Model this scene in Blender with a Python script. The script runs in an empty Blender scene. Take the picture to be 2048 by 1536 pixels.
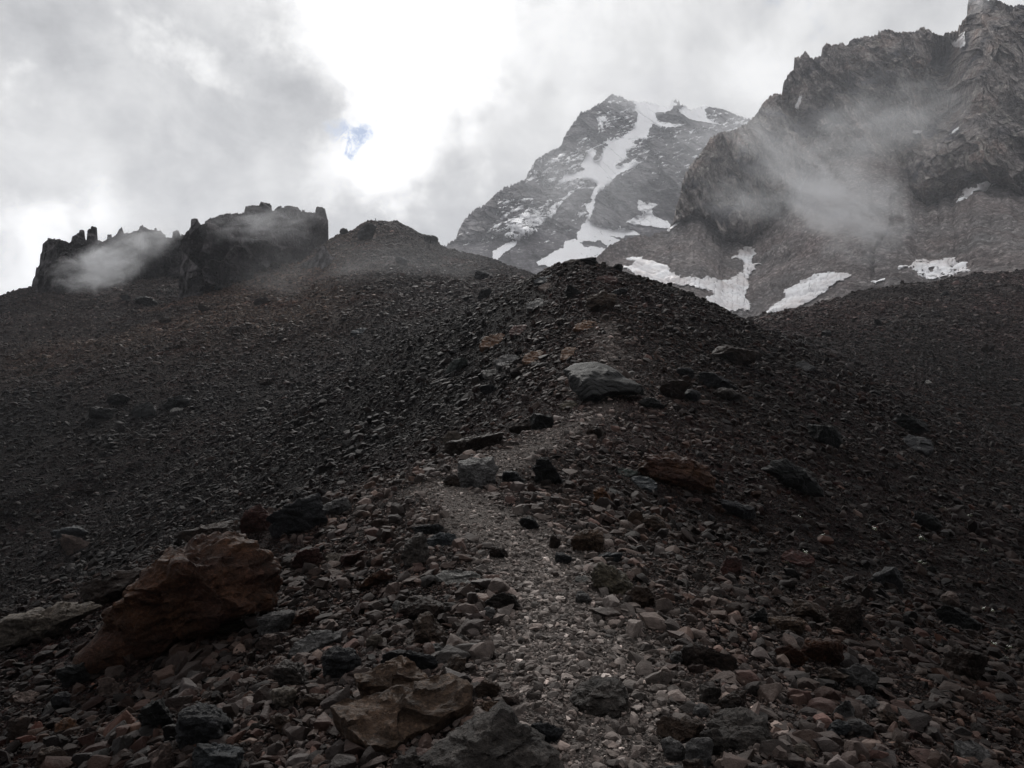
import bpy, bmesh, math, random
import numpy as np

# ------------------------------------------------------------------ camera, sky, sun, exposure
F = 1536.0                      # focal length in pixels of the 2048 px wide photograph
PITCH = math.radians(2.0)
CP, SP = math.cos(PITCH), math.sin(PITCH)
sc = bpy.context.scene
COL = sc.collection
cam_d = bpy.data.cameras.new('camera'); cam = bpy.data.objects.new('camera', cam_d); COL.objects.link(cam)
cam_d.sensor_width = 36; cam_d.lens = 36 * F / 2048; cam_d.clip_start = 0.05; cam_d.clip_end = 20000
cam.location = (0, 0, 0); cam.rotation_euler = (math.radians(90) + PITCH, 0, 0)
sc.camera = cam
sc.view_settings.view_transform = 'Standard'; sc.view_settings.look = 'None'
sc.view_settings.gamma = 1; sc.view_settings.use_curve_mapping = False
sc.view_settings.exposure = 0.0
sc.cycles.use_denoising = True
try: sc.cycles.denoiser = 'OPENIMAGEDENOISE'
except Exception: pass
sc.cycles.volume_bounces = 1
sc.cycles.max_bounces = 6
sc.cycles.diffuse_bounces = 3
sc.cycles.volume_max_steps = 96
sc.cycles.use_adaptive_sampling = True
sc.cycles.adaptive_threshold = 0.008

SUN_EL, SUN_AZ = math.radians(33), math.radians(-9)      # behind the bright break in the cloud
sun_dir = np.array([math.sin(SUN_AZ) * math.cos(SUN_EL), math.cos(SUN_AZ) * math.cos(SUN_EL), math.sin(SUN_EL)])

def ray(px, py):
    """direction with y = 1 through a pixel of the photograph"""
    c = (np.asarray(px, float) - 1024) / F; v = -(np.asarray(py, float) - 768) / F
    yy = CP - v * SP
    return c / yy, (SP + v * CP) / yy

def proj(x, y, z):
    dep = y * CP + z * SP
    return 1024 + F * x / dep, 768 - F * (-y * SP + z * CP) / dep

class NT:
    """small helper for node trees"""
    def __init__(s, tree): s.t = tree; s.t.nodes.clear()
    def n(s, typ, **kw):
        nd = s.t.nodes.new(typ)
        for k, v in kw.items():
            if k == 'i':
                for a, b in v.items():
                    sk = nd.inputs[a]
                    if isinstance(b, bpy.types.NodeSocket): s.t.links.new(b, sk)
                    else: sk.default_value = b
            else: setattr(nd, k, v)
        return nd
    def l(s, a, b): s.t.links.new(a, b)
    def math(s, op, a, b=0.0, c=None, clamp=False):
        nd = s.n('ShaderNodeMath', operation=op, use_clamp=clamp, i={0: a, 1: b})
        if c is not None:
            if isinstance(c, bpy.types.NodeSocket): s.l(c, nd.inputs[2])
            else: nd.inputs[2].default_value = c
        return nd.outputs[0]
    def vmath(s, op, a, b=(0, 0, 0)):
        nd = s.n('ShaderNodeVectorMath', operation=op, i={0: a, 1: b}); return nd
    def mixc(s, f, a, b, bt='MIX'):
        nd = s.n('ShaderNodeMix', data_type='RGBA', blend_type=bt)
        for k, v in ((0, f), (6, a), (7, b)):
            if isinstance(v, bpy.types.NodeSocket): s.l(v, nd.inputs[k])
            else: nd.inputs[k].default_value = v
        return nd.outputs[2]
    def maprange(s, v, a, b, c, d, typ='SMOOTHSTEP'):
        nd = s.n('ShaderNodeMapRange', interpolation_type=typ, i={0: v, 1: a, 2: b, 3: c, 4: d}); return nd.outputs[0]
    def noise(s, vec, scale, detail=5, rough=0.55, dist=0.0):
        return s.n('ShaderNodeTexNoise', i={'Vector': vec, 'Scale': scale, 'Detail': detail, 'Roughness': rough, 'Distortion': dist})

def build_world():
    w = bpy.data.worlds.new('World'); sc.world = w; w.use_nodes = True
    T = NT(w.node_tree)
    d0 = T.n('ShaderNodeTexCoord').outputs['Generated']
    sky = T.n('ShaderNodeTexSky', sky_type='NISHITA', sun_disc=False)
    sky.sun_elevation = SUN_EL; sky.sun_rotation = SUN_AZ; sky.altitude = 3000
    # warped direction: ragged cloud edges
    n1 = T.noise(d0, 5.0, 7, 0.6)
    wv = T.vmath('SUBTRACT', n1.outputs['Color'], (0.5, 0.5, 0.5)).outputs[0]
    wv = T.vmath('MULTIPLY', wv, (0.30, 0.30, 0.30)).outputs[0]
    d = T.vmath('ADD', d0, wv).outputs[0]
    def blob(px, py, rx, ry, soft=0.35, src=None):
        x, z = ray(px, py); v = np.array([x, 1, z]); v = v / np.linalg.norm(v)
        q = T.vmath('SUBTRACT', src or d, tuple(v)).outputs[0]
        q = T.vmath('MULTIPLY', q, (F / rx, 2 * F / (rx + ry), F / ry)).outputs[0]
        ln = T.vmath('LENGTH', q).outputs['Value']
        return T.maprange(ln, soft, 1.0, 1.0, 0.0)
    fb = T.noise(d0, 3.2, 8, 0.55, 0.35).outputs['Fac']
    fine = T.noise(d0, 11.0, 6, 0.6, 0.2).outputs['Fac']
    # general grey cloud, brighter towards the sun, darker behind the camera
    sd = T.vmath('DOT_PRODUCT', d0, tuple(sun_dir)).outputs['Value']
    base = T.math('ADD', T.maprange(sd, -0.35, 0.45, 0.26, 0.63, 'LINEAR'), T.maprange(sd, 0.45, 0.9, 0.0, 0.14, 'LINEAR'))
    v = T.math('MULTIPLY_ADD', T.math('SUBTRACT', fb, 0.5), 0.95, base)
    v = T.math('MULTIPLY_ADD', T.math('SUBTRACT', fine, 0.5), 0.60, v)
    mid = T.noise(T.vmath('MULTIPLY', d0, (1.0, 1.0, 1.7)).outputs[0], 6.0, 7, 0.6, 0.8).outputs['Fac']
    v = T.math('MULTIPLY_ADD', T.math('SUBTRACT', mid, 0.5), 0.55, v)
    zz = T.n('ShaderNodeSeparateXYZ', i={0: d0}).outputs[2]
    v = T.math('ADD', v, T.maprange(zz, 0.62, 0.92, 0.0, 0.70))      # extra sky brightness added overhead, out of view, to light the snow
    for px, py, rx, ry, g, sf in BLOBS:
        v = T.math('MULTIPLY_ADD', blob(px, py, rx, ry, sf), g, v)
    v = T.math('MAXIMUM', v, 0.07)
    v = T.math('MINIMUM', v, 2.4)
    tint = T.mixc(T.maprange(v, 0.45, 0.9, 0, 1), (0.965, 0.975, 1.0, 1), (1, 1, 1, 1))
    cloud = T.mixc(1.0, tint, (1, 1, 1, 1), 'MULTIPLY')
    cl = T.vmath('SCALE', cloud); T.l(T.math('MULTIPLY', v, 10.0), cl.inputs['Scale'])
    # small rents where blue sky shows
    hole = T.math('MULTIPLY', blob(676, 246, 70, 60, 0.0), 1.6)
    hole = T.math('ADD', hole, T.math('MULTIPLY', blob(757, 78, 24, 26, 0.0), 0.8))
    hole = T.math('ADD', hole, T.math('MULTIPLY', blob(1590, 30, 70, 40, 0.0), 0.35), clamp=True)
    hm = T.math('MULTIPLY', hole, T.maprange(T.noise(d0, 42, 7, 0.7, 0.5).outputs['Fac'], 0.38, 0.60, 0.0, 1.0), clamp=True)
    blue = T.n('ShaderNodeVectorMath', operation='SCALE', i={0: T.mixc(0.35, sky.outputs[0], (6.5, 7.2, 8.5, 1))}); blue.inputs['Scale'].default_value = 1.1
    mix = T.mixc(hm, cl.outputs[0], blue.outputs[0])
    bg = T.n('ShaderNodeBackground', i={'Color': mix, 'Strength': 0.1})
    out = T.n('ShaderNodeOutputWorld'); T.l(bg.outputs[0], out.inputs['Surface'])
    w.cycles.sampling_method = 'MANUAL'; w.cycles.sample_map_resolution = 1024

# (px, py, radius x, radius y, gain, softness) of the brighter and darker parts of the cloud deck
BLOBS = [(800, 20, 330, 190, 0.85, 0.3), (800, 190, 190, 220, 0.75, 0.3), (745, 335, 200, 120, 0.60, 0.2),
         (700, -240, 420, 260, 0.7, 0.1), (25, 515, 110, 95, 0.75, 0.1), (400, 165, 110, 60, 0.45, 0.0),
         (90, 450, 140, 70, 0.30, 0.0), (1080, 100, 190, 110, 0.28, 0.0), (60, 190, 80, 50, 0.25, 0.0), (170, 60, 230, 140, -0.22, 0.0), (330, 330, 260, 130, -0.12, 0.0), (1010, 330, 200, 110, -0.08, 0.0), (1250, 60, 260, 120, 0.05, 0.0), (1500, 120, 620, 260, 0.10, 0.2),
         (570, 170, 150, 120, -0.12, 0.2), (540, 290, 130, 120, -0.08, 0.1), (130, 120, 260, 150, -0.06, 0.1),
         (800, 430, 260, 90, -0.06, 0.1)]
build_world()

sun_d = bpy.data.lights.new('sun', 'SUN'); sun_o = bpy.data.objects.new('sun', sun_d); COL.objects.link(sun_o)
sun_d.energy = 2.5; sun_d.angle = math.radians(10); sun_d.color = (1.0, 0.97, 0.93)
sun_o.rotation_euler = (math.radians(90) - SUN_EL, 0, -SUN_AZ + math.pi)
sun_o.location = (0, 0, 50)

# ------------------------------------------------------------------ numpy noise
_r = np.random.RandomState(7)
_perm = np.concatenate([_r.permutation(256)] * 3).astype(np.int32)
_g = _r.normal(size=(256, 3)); _g /= np.linalg.norm(_g, axis=1)[:, None]; _g = _g.astype(np.float32)

def pn(x, y, z):
    x, y, z = (np.asarray(a, np.float64) for a in (x, y, z))
    x, y, z = np.broadcast_arrays(x, y, z)
    xi, yi, zi = np.floor(x).astype(np.int64), np.floor(y).astype(np.int64), np.floor(z).astype(np.int64)
    fx, fy, fz = (x - xi).astype(np.float32), (y - yi).astype(np.float32), (z - zi).astype(np.float32)
    u, v, w = (f * f * f * (f * (f * 6 - 15) + 10) for f in (fx, fy, fz))
    xi &= 255; yi &= 255; zi &= 255
    def cor(a, b, c):
        h = _perm[_perm[_perm[xi + a] + yi + b] + zi + c]
        g = _g[h]
        return g[..., 0] * (fx - a) + g[..., 1] * (fy - b) + g[..., 2] * (fz - c)
    def lx(b, c):
        p = cor(0, b, c); return p + u * (cor(1, b, c) - p)
    a = lx(0, 0); a = a + v * (lx(1, 0) - a)
    b = lx(0, 1); b = b + v * (lx(1, 1) - b)
    return (a + w * (b - a)) * 1.5

def fbm(x, y, z, oct=4, gain=0.5, lac=2.07):
    s = 0; a = 1.0
    for k in range(oct):
        s = s + a * pn(x + 17.3 * k, y - 9.1 * k, z + 5.7 * k); a *= gain; x = x * lac; y = y * lac; z = z * lac
    return s

def ridged(x, y, z, oct=4, gain=0.5, lac=2.07):
    s = 0; a = 1.0
    for k in range(oct):
        s = s + a * (1 - 2 * np.abs(pn(x + 31.3 * k, y - 19.1 * k, z + 15.7 * k))); a *= gain; x = x * lac; y = y * lac; z = z * lac
    return s

_cr = np.random.RandomState(11).uniform(-1, 1, (256, 5)).astype(np.float32)
def facet(u, v, seed=0, tilt=0.9, jit=0.85):
    """broken rock: every cell of a jittered grid is its own tilted plane"""
    u = np.asarray(u, np.float64) + seed * 7.13; v = np.asarray(v, np.float64) + seed * 3.77
    iu, iv = np.floor(u).astype(np.int64), np.floor(v).astype(np.int64)
    best = np.full(u.shape, 1e9); res = np.zeros(u.shape)
    for a in (-1, 0, 1):
        for b in (-1, 0, 1):
            h = _perm[_perm[(iu + a) & 255] + ((iv + b) & 255)]; c = _cr[h]
            du = u - (iu + a + 0.5 + 0.5 * jit * c[..., 0]); dv = v - (iv + b + 0.5 + 0.5 * jit * c[..., 1])
            d = du * du + dv * dv; m = d < best
            best = np.where(m, d, best); res = np.where(m, c[..., 2] * 0.5 + tilt * (c[..., 3] * du + c[..., 4] * dv), res)
    return res

def sm(a, b, x):
    t = np.clip((x - a) / (b - a), 0, 1); return t * t * (3 - 2 * t)

# ------------------------------------------------------------------ terrain function
TRAIL = [(1230, 1536, 2.85), (1180, 1400, 3.6), (1150, 1260, 4.6), (1085, 1160, 5.6), (1050, 1090, 6.7), (960, 1040, 7.9), (890, 990, 9.2),
         (960, 935, 11.2), (1100, 880, 13.8), (1200, 840, 16.2), (1215, 790, 19), (1225, 730, 23), (1215, 660, 28.5),
         (1200, 600, 34), (1165, 555, 40), (1150, 524, 45.5), (1150, 530, 50)]
def _crest():
    ys, xs, zs = [-12, 0, 1.2], [0.6, 0.35, 0.4], [-2.9, -1.72, -1.62]
    for px, py, d in TRAIL:
        X, Z = ray(px, py); ys.append(d); xs.append(X * d); zs.append(Z * d)
    for y, x, z in ((60, 4, 9.7), (80, 6, 8.5), (120, 8, 3), (200, 10, -12), (600, 10, -60)):
        ys.append(y); xs.append(x); zs.append(z)
    g = np.geomspace(1, 613, 1500) - 13
    gx, gz = np.interp(g, ys, xs), np.interp(g, ys, zs)
    k = np.hanning(41); k /= k.sum()
    pad = lambda a: np.convolve(np.concatenate([np.full(20, a[0]), a, np.full(20, a[-1])]), k, 'valid')
    return g, pad(gx), pad(gz)
CG, CX, CZ = _crest()

def ridge_h(x, y):
    xc = np.interp(y, CG, CX); zc = np.interp(y, CG, CZ)
    s = x - xc
    mL = np.interp(y, [0, 6, 12, 25, 45], [0.26, 0.30, 0.40, 0.52, 0.64])
    mR = np.interp(y, [0, 6, 15, 45], [0.22, 0.28, 0.36, 0.47])
    wL = np.interp(y, [0, 10, 45], [1.0, 1.3, 1.6]); wR = np.interp(y, [0, 10, 45], [1.2, 1.8, 3.0])
    a = np.abs(s)
    dl = mL * (np.sqrt(a * a + wL * wL) - wL); dl = 45 * (1 - np.exp(-dl / 45))
    dr = mR * (np.sqrt(a * a + wR * wR) - wR)
    return zc - np.where(s < 0, dl, dr)

def _line(pts):
    """(px, py, depth) list -> azimuth, depth, height arrays"""
    X, Z = ray([p[0] for p in pts], [p[1] for p in pts]); D = np.array([p[2] for p in pts], float)
    return X, D, Z * D
A_CREST = _line([(-900, 800, 95), (-400, 735, 100), (0, 694, 110), (180, 655, 120), (355, 600, 140), (600, 530, 175), (650, 492, 205), (672, 473, 214), (700, 462, 222),
                 (720, 452, 225), (735, 449, 225), (790, 452, 230), (820, 464, 234), (845, 474, 238), (875, 486, 244), (880, 494, 246),
                 (930, 508, 250), (985, 522, 252), (1050, 546, 255), (1120, 575, 262), (1300, 640, 270), (1700, 760, 270), (2600, 900, 270)])
A_FOOT = _line([(-900, 1120, 35), (-400, 1080, 40), (0, 1010, 45), (300, 925, 50), (550, 845, 55), (700, 778, 58), (880, 668, 62), (1000, 605, 70),
                (1060, 580, 80), (1300, 700, 100), (1700, 900, 100), (2600, 1000, 100)])
B_CREST = _line([(-900, 700, 160), (-400, 650, 165), (0, 590, 170), (65, 573, 172), (300, 560, 185), (420, 558, 205), (560, 520, 215), (655, 480, 222), (700, 520, 225), (1000, 640, 240), (2600, 900, 240)])
B_FOOT = _line([(-900, 815, 98), (-400, 750, 104), (0, 706, 116), (180, 668, 126), (355, 612, 148), (600, 560, 180), (700, 560, 190), (1000, 680, 200), (2600, 1000, 200)])
C_CREST = _line([(-900, 900, 90), (1100, 760, 95), (1350, 700, 100), (1450, 662, 105), (1500, 648, 108), (1560, 632, 112), (1640, 612, 120), (1700, 594, 126), (1800, 573, 134), (1900, 556, 142),
                 (1960, 546, 147), (2048, 540, 150), (2200, 528, 155), (2600, 500, 160)])
C_FOOT = _line([(-900, 1100, 60), (1100, 860, 62), (1350, 760, 62), (1530, 715, 60), (1700, 790, 55), (1850, 860, 50), (2048, 960, 45), (2300, 1060, 42), (2600, 1160, 40)])

def hill(x, y, crest, foot, back, pw=1.0):
    X = x / np.maximum(y, 3.0)
    dc, zc = np.interp(X, crest[0], crest[1]), np.interp(X, crest[0], crest[2])
    df, zf = np.interp(X, foot[0], foot[1]), np.interp(X, foot[0], foot[2])
    t = (y - df) / (dc - df)
    tt = np.clip(t, 0, 1)
    up = np.where(t < 0, zf - 0.5 * (df - y), zf + (zc - zf) * tt ** pw)
    return np.where(t > 1, zc - back * (y - dc), up)

def smax(a, b, k):
    return 0.5 * (a + b + np.sqrt((a - b) ** 2 + k * k))

def H(x, y, fine=True):
    x = np.asarray(x, float); y = np.asarray(y, float)
    h1 = ridge_h(x, y)
    far = sm(50, 110, y)
    hA = hill(x, y, A_CREST, A_FOOT, 0.45, 1.06); hB = hill(x, y, B_CREST, B_FOOT, 0.5); hC = hill(x, y, C_CREST, C_FOOT, 0.35)
    bump = fbm(x / 26, y / 26, 0, 4) * 1.5
    gul = ridged(x / 13 + y / 60, y / 70, 3.1, 3) * 0.55
    hA = hA + (bump + gul) * sm(45, 90, y) * 0.8
    hB = hB + bump * 1.2 * sm(100, 130, y)
    hC = hC + (bump * 0.5 + ridged((x + y) / 17, (x - y) / 60, 8.1, 3) * 0.35) * sm(60, 90, y)
    h1 = h1 + fbm(x / 5, y / 5, 1.7, 3) * 0.16 * sm(2, 12, y) + fbm(x / 16, y / 16, 4.7, 2) * 0.35 * sm(10, 30, y) * sm(2, 9, np.abs(x - np.interp(y, CG, CX)))
    h = smax(h1, hA, 0.9); h = smax(h, hB, 1.2); h = smax(h, hC, 1.2)
    h = np.maximum(h, -40 - 0 * x)
    if fine:
        tr = trail_w(x, y)
        h = h + fbm(x / 1.3, y / 1.3, 2.2, 3) * 0.055 * (1 - 0.6 * tr) + fbm(x / .22, y / .22, 5.2, 2) * 0.012 * (1 - 0.5 * tr) * (1 - sm(20, 45, y))
        h = h + fbm(x / 4, y / 4, 9.2, 3) * 0.28 * far - 0.05 * tr * (1 - sm(20, 40, y))
    return h

def trail_w(x, y):
    xc = np.interp(y, CG, CX) + fbm(y / 2.1, 0 * y, 0.3, 2) * 0.12
    wd = np.interp(y, [0, 4, 7, 10, 14, 18, 22, 30], [0.45, 0.45, 0.42, 0.44, 0.45, 0.34, 0.45, 0.5]) * (1 + 0.75 * fbm(x / .9, y / .9, 7.7, 2))
    ds = np.abs(x - xc) / wd
    fade = np.interp(y, [0, 3, 5, 11, 17, 19, 22, 28, 32], [0.35, 0.55, 0.8, .7, 0.35, .2, .35, .45, 0])
    return np.exp(-ds ** 3.0) * fade

_DR = np.geomspace(1.8, 400, 2600)
def hit(px, py):
    """where the sight line of a photo pixel meets the ground"""
    X, Z = ray(px, py)
    z = H(X * _DR, _DR) - Z * _DR
    k = np.argmax(z > 0)
    if k == 0: return None
    a, b = z[k - 1], z[k]; d = _DR[k - 1] + (_DR[k] - _DR[k - 1]) * (-a) / (b - a)
    return np.array([X * d, d, Z * d])

# ------------------------------------------------------------------ mesh helpers
def mesh_from(name, V, Fq, smooth=True):
    me = bpy.data.meshes.new(name)
    V = np.ascontiguousarray(V, np.float32); Fq = np.ascontiguousarray(Fq, np.int32)
    n, k = Fq.shape
    me.vertices.add(len(V)); me.vertices.foreach_set('co', V.ravel())
    me.loops.add(n * k); me.loops.foreach_set('vertex_index', Fq.ravel())
    me.polygons.add(n); me.polygons.foreach_set('loop_start', np.arange(0, n * k, k, dtype=np.int32))
    me.polygons.foreach_set('loop_total', np.full(n, k, np.int32))
    me.polygons.foreach_set('use_smooth', np.full(n, smooth))
    me.update(calc_edges=True)
    return me

def grid_faces(r, c, mask=None):
    i = np.arange(r * c).reshape(r, c)
    q = np.stack([i[:-1, :-1], i[:-1, 1:], i[1:, 1:], i[1:, :-1]], -1).reshape(-1, 4)
    return q if mask is None else q[mask.ravel()]

def add_col(me, c, name='col'):
    a = me.attributes.new(name, 'FLOAT_COLOR', 'POINT')
    c = np.asarray(c, np.float32)
    if c.shape[1] == 3: c = np.concatenate([c, np.ones((len(c), 1), np.float32)], 1)
    a.data.foreach_set('color', np.ascontiguousarray(c).ravel())

def add_f(me, v, name):
    a = me.attributes.new(name, 'FLOAT', 'POINT'); a.data.foreach_set('value', np.ascontiguousarray(v, np.float32))

def link(name, me, mat=None, label=None, cat=None, group=None, kind=None, parent=None):
    o = bpy.data.objects.new(name, me); COL.objects.link(o)
    if mat is not None and not me.materials: me.materials.append(mat)
    if label: o['label'] = label
    if cat: o['category'] = cat
    if group: o['group'] = group
    if kind: o['kind'] = kind
    if parent: o.parent = parent
    return o

def grid_normals(P):
    du = np.gradient(P, axis=1); dv = np.gradient(P, axis=0)
    n = np.cross(du, dv); n /= np.maximum(np.linalg.norm(n, axis=2, keepdims=True), 1e-9)
    flip = np.sum(n * P, axis=2, keepdims=True) > 0
    return np.where(flip, -n, n)

# ------------------------------------------------------------------ materials
def mat_new(name):
    m = bpy.data.materials.new(name); m.use_nodes = True
    return m, NT(m.node_tree)

def finish(T, color, rough, normal=None, spec=0.5):
    b = T.n('ShaderNodeBsdfPrincipled')
    T.l(color, b.inputs['Base Color'])
    if isinstance(rough, bpy.types.NodeSocket): T.l(rough, b.inputs['Roughness'])
    else: b.inputs['Roughness'].default_value = rough
    b.inputs['Specular IOR Level'].default_value = spec
    if normal is not None: T.l(normal, b.inputs['Normal'])
    o = T.n('ShaderNodeOutputMaterial'); T.l(b.outputs[0], o.inputs['Surface'])
    return b

def ground_material():
    m, T = mat_new('scree_ground')
    g = T.n('ShaderNodeNewGeometry').outputs['Position']
    col = T.n('ShaderNodeAttribute', attribute_name='col').outputs['Color']
    tr = T.n('ShaderNodeAttribute', attribute_name='trail').outputs['Fac']
    gs = T.n('ShaderNodeAttribute', attribute_name='gs').outputs['Fac']      # 0 near, 1 far: coarser blocks far off
    wm = T.maprange(gs, 0.25, 0.5, 0, 1); wf = T.maprange(gs, 0.65, 0.9, 0, 1)
    def peb(sc_):
        a = T.n('ShaderNodeTexVoronoi', i={'Vector': g, 'Scale': sc_}); b = T.n('ShaderNodeTexVoronoi', i={'Vector': g, 'Scale': sc_ * 2.8})
        return a, b
    vo, vo2 = peb(24.0); vm, vm2 = peb(5.0); vf, vf2 = peb(1.5)
    c1 = T.mixc(wf, T.mixc(wm, vo.outputs['Color'], vm.outputs['Color']), vf.outputs['Color'])
    c2 = T.mixc(wf, T.mixc(wm, vo2.outputs['Color'], vm2.outputs['Color']), vf2.outputs['Color'])
    hsv = T.n('ShaderNodeSeparateColor', i={0: c1}); hs2 = T.n('ShaderNodeSeparateColor', i={0: c2})
    val = T.math('MULTIPLY_ADD', T.math('POWER', hsv.outputs[0], 4.0), 2.2, 0.35)
    val = T.math('MULTIPLY', val, T.math('MULTIPLY_ADD', hs2.outputs[1], 0.8, 0.6))
    red = T.mixc(T.math('MULTIPLY', hsv.outputs[2], 0.45), (1, 1, 1, 1), (1.25, 0.86, 0.74, 1))
    c = T.mixc(1.0, col, red, 'MULTIPLY')
    cs = T.vmath('SCALE', c); T.l(val, cs.inputs['Scale'])
    dust = T.noise(g, 9, 6, 0.65).outputs['Fac']
    tc = T.mixc(dust, (0.078, 0.067, 0.061, 1), (0.185, 0.164, 0.152, 1))
    tcs = T.vmath('SCALE', tc); T.l(T.math('MULTIPLY_ADD', hs2.outputs[0], 0.55, 0.72), tcs.inputs['Scale'])
    c = T.mixc(tr, cs.outputs[0], tcs.outputs[0])
    def hh(a, b, k): return T.math('MULTIPLY', T.math('ADD', a.outputs['Distance'], T.math('MULTIPLY', b.outputs['Distance'], 0.5)), -k)
    def mixf(f, a, b): return T.math('ADD', T.math('MULTIPLY', a, T.math('SUBTRACT', 1.0, f)), T.math('MULTIPLY', b, f))
    hgt = mixf(wf, mixf(wm, hh(vo, vo2, 0.04), hh(vm, vm2, 0.19)), hh(vf, vf2, 0.5))
    bp = T.n('ShaderNodeBump', i={'Strength': 0.9, 'Height': hgt, 'Distance': 1.0})
    finish(T, c, 0.9, bp.outputs[0], 0.04)
    return m

def stone_material(name, mode):
    m, T = mat_new(name)
    tc = T.n('ShaderNodeTexCoord').outputs['Object']
    g = T.n('ShaderNodeNewGeometry').outputs['Position']
    if mode == 'inst': base = T.n('ShaderNodeAttribute', attribute_type='INSTANCER', attribute_name='col').outputs['Color']
    elif mode == 'obj': base = T.n('ShaderNodeObjectInfo').outputs['Color']
    else: base = T.n('ShaderNodeAttribute', attribute_name='col').outputs['Color']
    if mode == 'hero':
        a = T.noise(g, 7, 8, 0.65).outputs['Fac']; b = T.noise(g, 60, 5, 0.7).outputs['Fac']
        f = T.math('ADD', T.math('MULTIPLY', a, 2.8), T.math('MULTIPLY', b, 2.0)); f = T.math('SUBTRACT', f, 1.4)
        f = T.math('MAXIMUM', f, 0.25)
        hgt = T.math('ADD', T.math('MULTIPLY', T.noise(g, 22, 8, 0.7).outputs['Fac'], 1.0), T.math('MULTIPLY', b, 0.35))
        bp = T.n('ShaderNodeBump', i={'Strength': 1.0, 'Height': hgt, 'Distance': 0.05})
        vo = T.n('ShaderNodeTexVoronoi', i={'Vector': g, 'Scale': 60.0}); vs = T.n('ShaderNodeSeparateColor', i={0: vo.outputs['Color']})
        speck = T.math('MULTIPLY_ADD', T.math('POWER', vs.outputs[0], 3.0), 0.9, 0.78)
        li = T.maprange(T.noise(g, 4.5, 7, 0.7).outputs['Fac'], 0.56, 0.66, 1.0, 0.5)
        speck = T.math('MULTIPLY', speck, li)
        f = T.math('MULTIPLY', f, speck)
    else:
        a = T.noise(g, 30, 5, 0.7).outputs['Fac']
        f = T.math('MULTIPLY_ADD', a, 1.5, 0.25)
        bp = T.n('ShaderNodeBump', i={'Strength': 0.7, 'Height': a, 'Distance': 0.02})
    cs = T.vmath('SCALE', base); T.l(f, cs.inputs['Scale'])
    finish(T, cs.outputs[0], 0.7 if mode == 'inst' else 0.62, bp.outputs[0], 0.085 if mode == 'inst' else 0.12)
    return m

def cliff_material(name, scale):
    m, T = mat_new(name)
    g = T.n('ShaderNodeNewGeometry').outputs['Position']
    col = T.n('ShaderNodeAttribute', attribute_name='col').outputs['Color']
    n = T.noise(g, 0.35 * scale, 9, 0.68).outputs['Fac']
    n2 = T.noise(g, 1.6 * scale, 6, 0.7).outputs['Fac']
    f = T.math('ADD', T.math('MULTIPLY', n, 2.2), T.math('MULTIPLY', n2, 1.4)); f = T.math('SUBTRACT', f, 0.8)
    vo = T.n('ShaderNodeTexVoronoi', i={'Vector': g, 'Scale': 0.8 * scale}); cs_ = T.n('ShaderNodeSeparateColor', i={0: vo.outputs['Color']})
    f = T.math('MULTIPLY', f, T.math('MULTIPLY_ADD', T.math('POWER', cs_.outputs[0], 5.0), 0.9, 0.82))
    cs = T.vmath('SCALE', col); T.l(T.math('MAXIMUM', f, 0.2), cs.inputs['Scale'])
    bp = T.n('ShaderNodeBump', i={'Strength': 0.8, 'Height': T.math('ADD', n, T.math('MULTIPLY', n2, 0.4)), 'Distance': 3.0 / scale})
    finish(T, cs.outputs[0], 0.9, bp.outputs[0], 0.15)
    return m

def snow_material(name, dirt):
    m, T = mat_new(name)
    g = T.n('ShaderNodeNewGeometry').outputs['Position']
    n = T.noise(g, 0.05, 7, 0.6).outputs['Fac']; n2 = T.noise(g, 0.4, 6, 0.75).outputs['Fac']
    f = T.math('ADD', T.math('MULTIPLY', T.maprange(n, 0.35, 0.75, 0, 1), dirt), T.math('MULTIPLY', T.maprange(n2, 0.60, 0.72, 0, 1), dirt * 0.9), clamp=True)
    c = T.mixc(f, (0.95, 0.95, 0.97, 1), (0.52, 0.43, 0.40, 1))
    bp = T.n('ShaderNodeBump', i={'Strength': 0.4, 'Height': n2, 'Distance': 0.5})
    finish(T, c, 0.7, bp.outputs[0], 0.3)
    return m

M_GROUND = ground_material()
M_INST = stone_material('small_stones', 'inst'); M_OBJ = stone_material('loose_stone', 'obj'); M_HERO = stone_material('boulder_rock', 'hero')
M_CLIFF = cliff_material('cliff_rock', 1.0); M_PEAK = cliff_material('peak_rock', 0.35); M_TOWER = cliff_material('tower_rock', 2.2)
M_SNOW = snow_material('snow', 0.12); M_DIRTY = snow_material('dusty_snow', 0.62)

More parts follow.
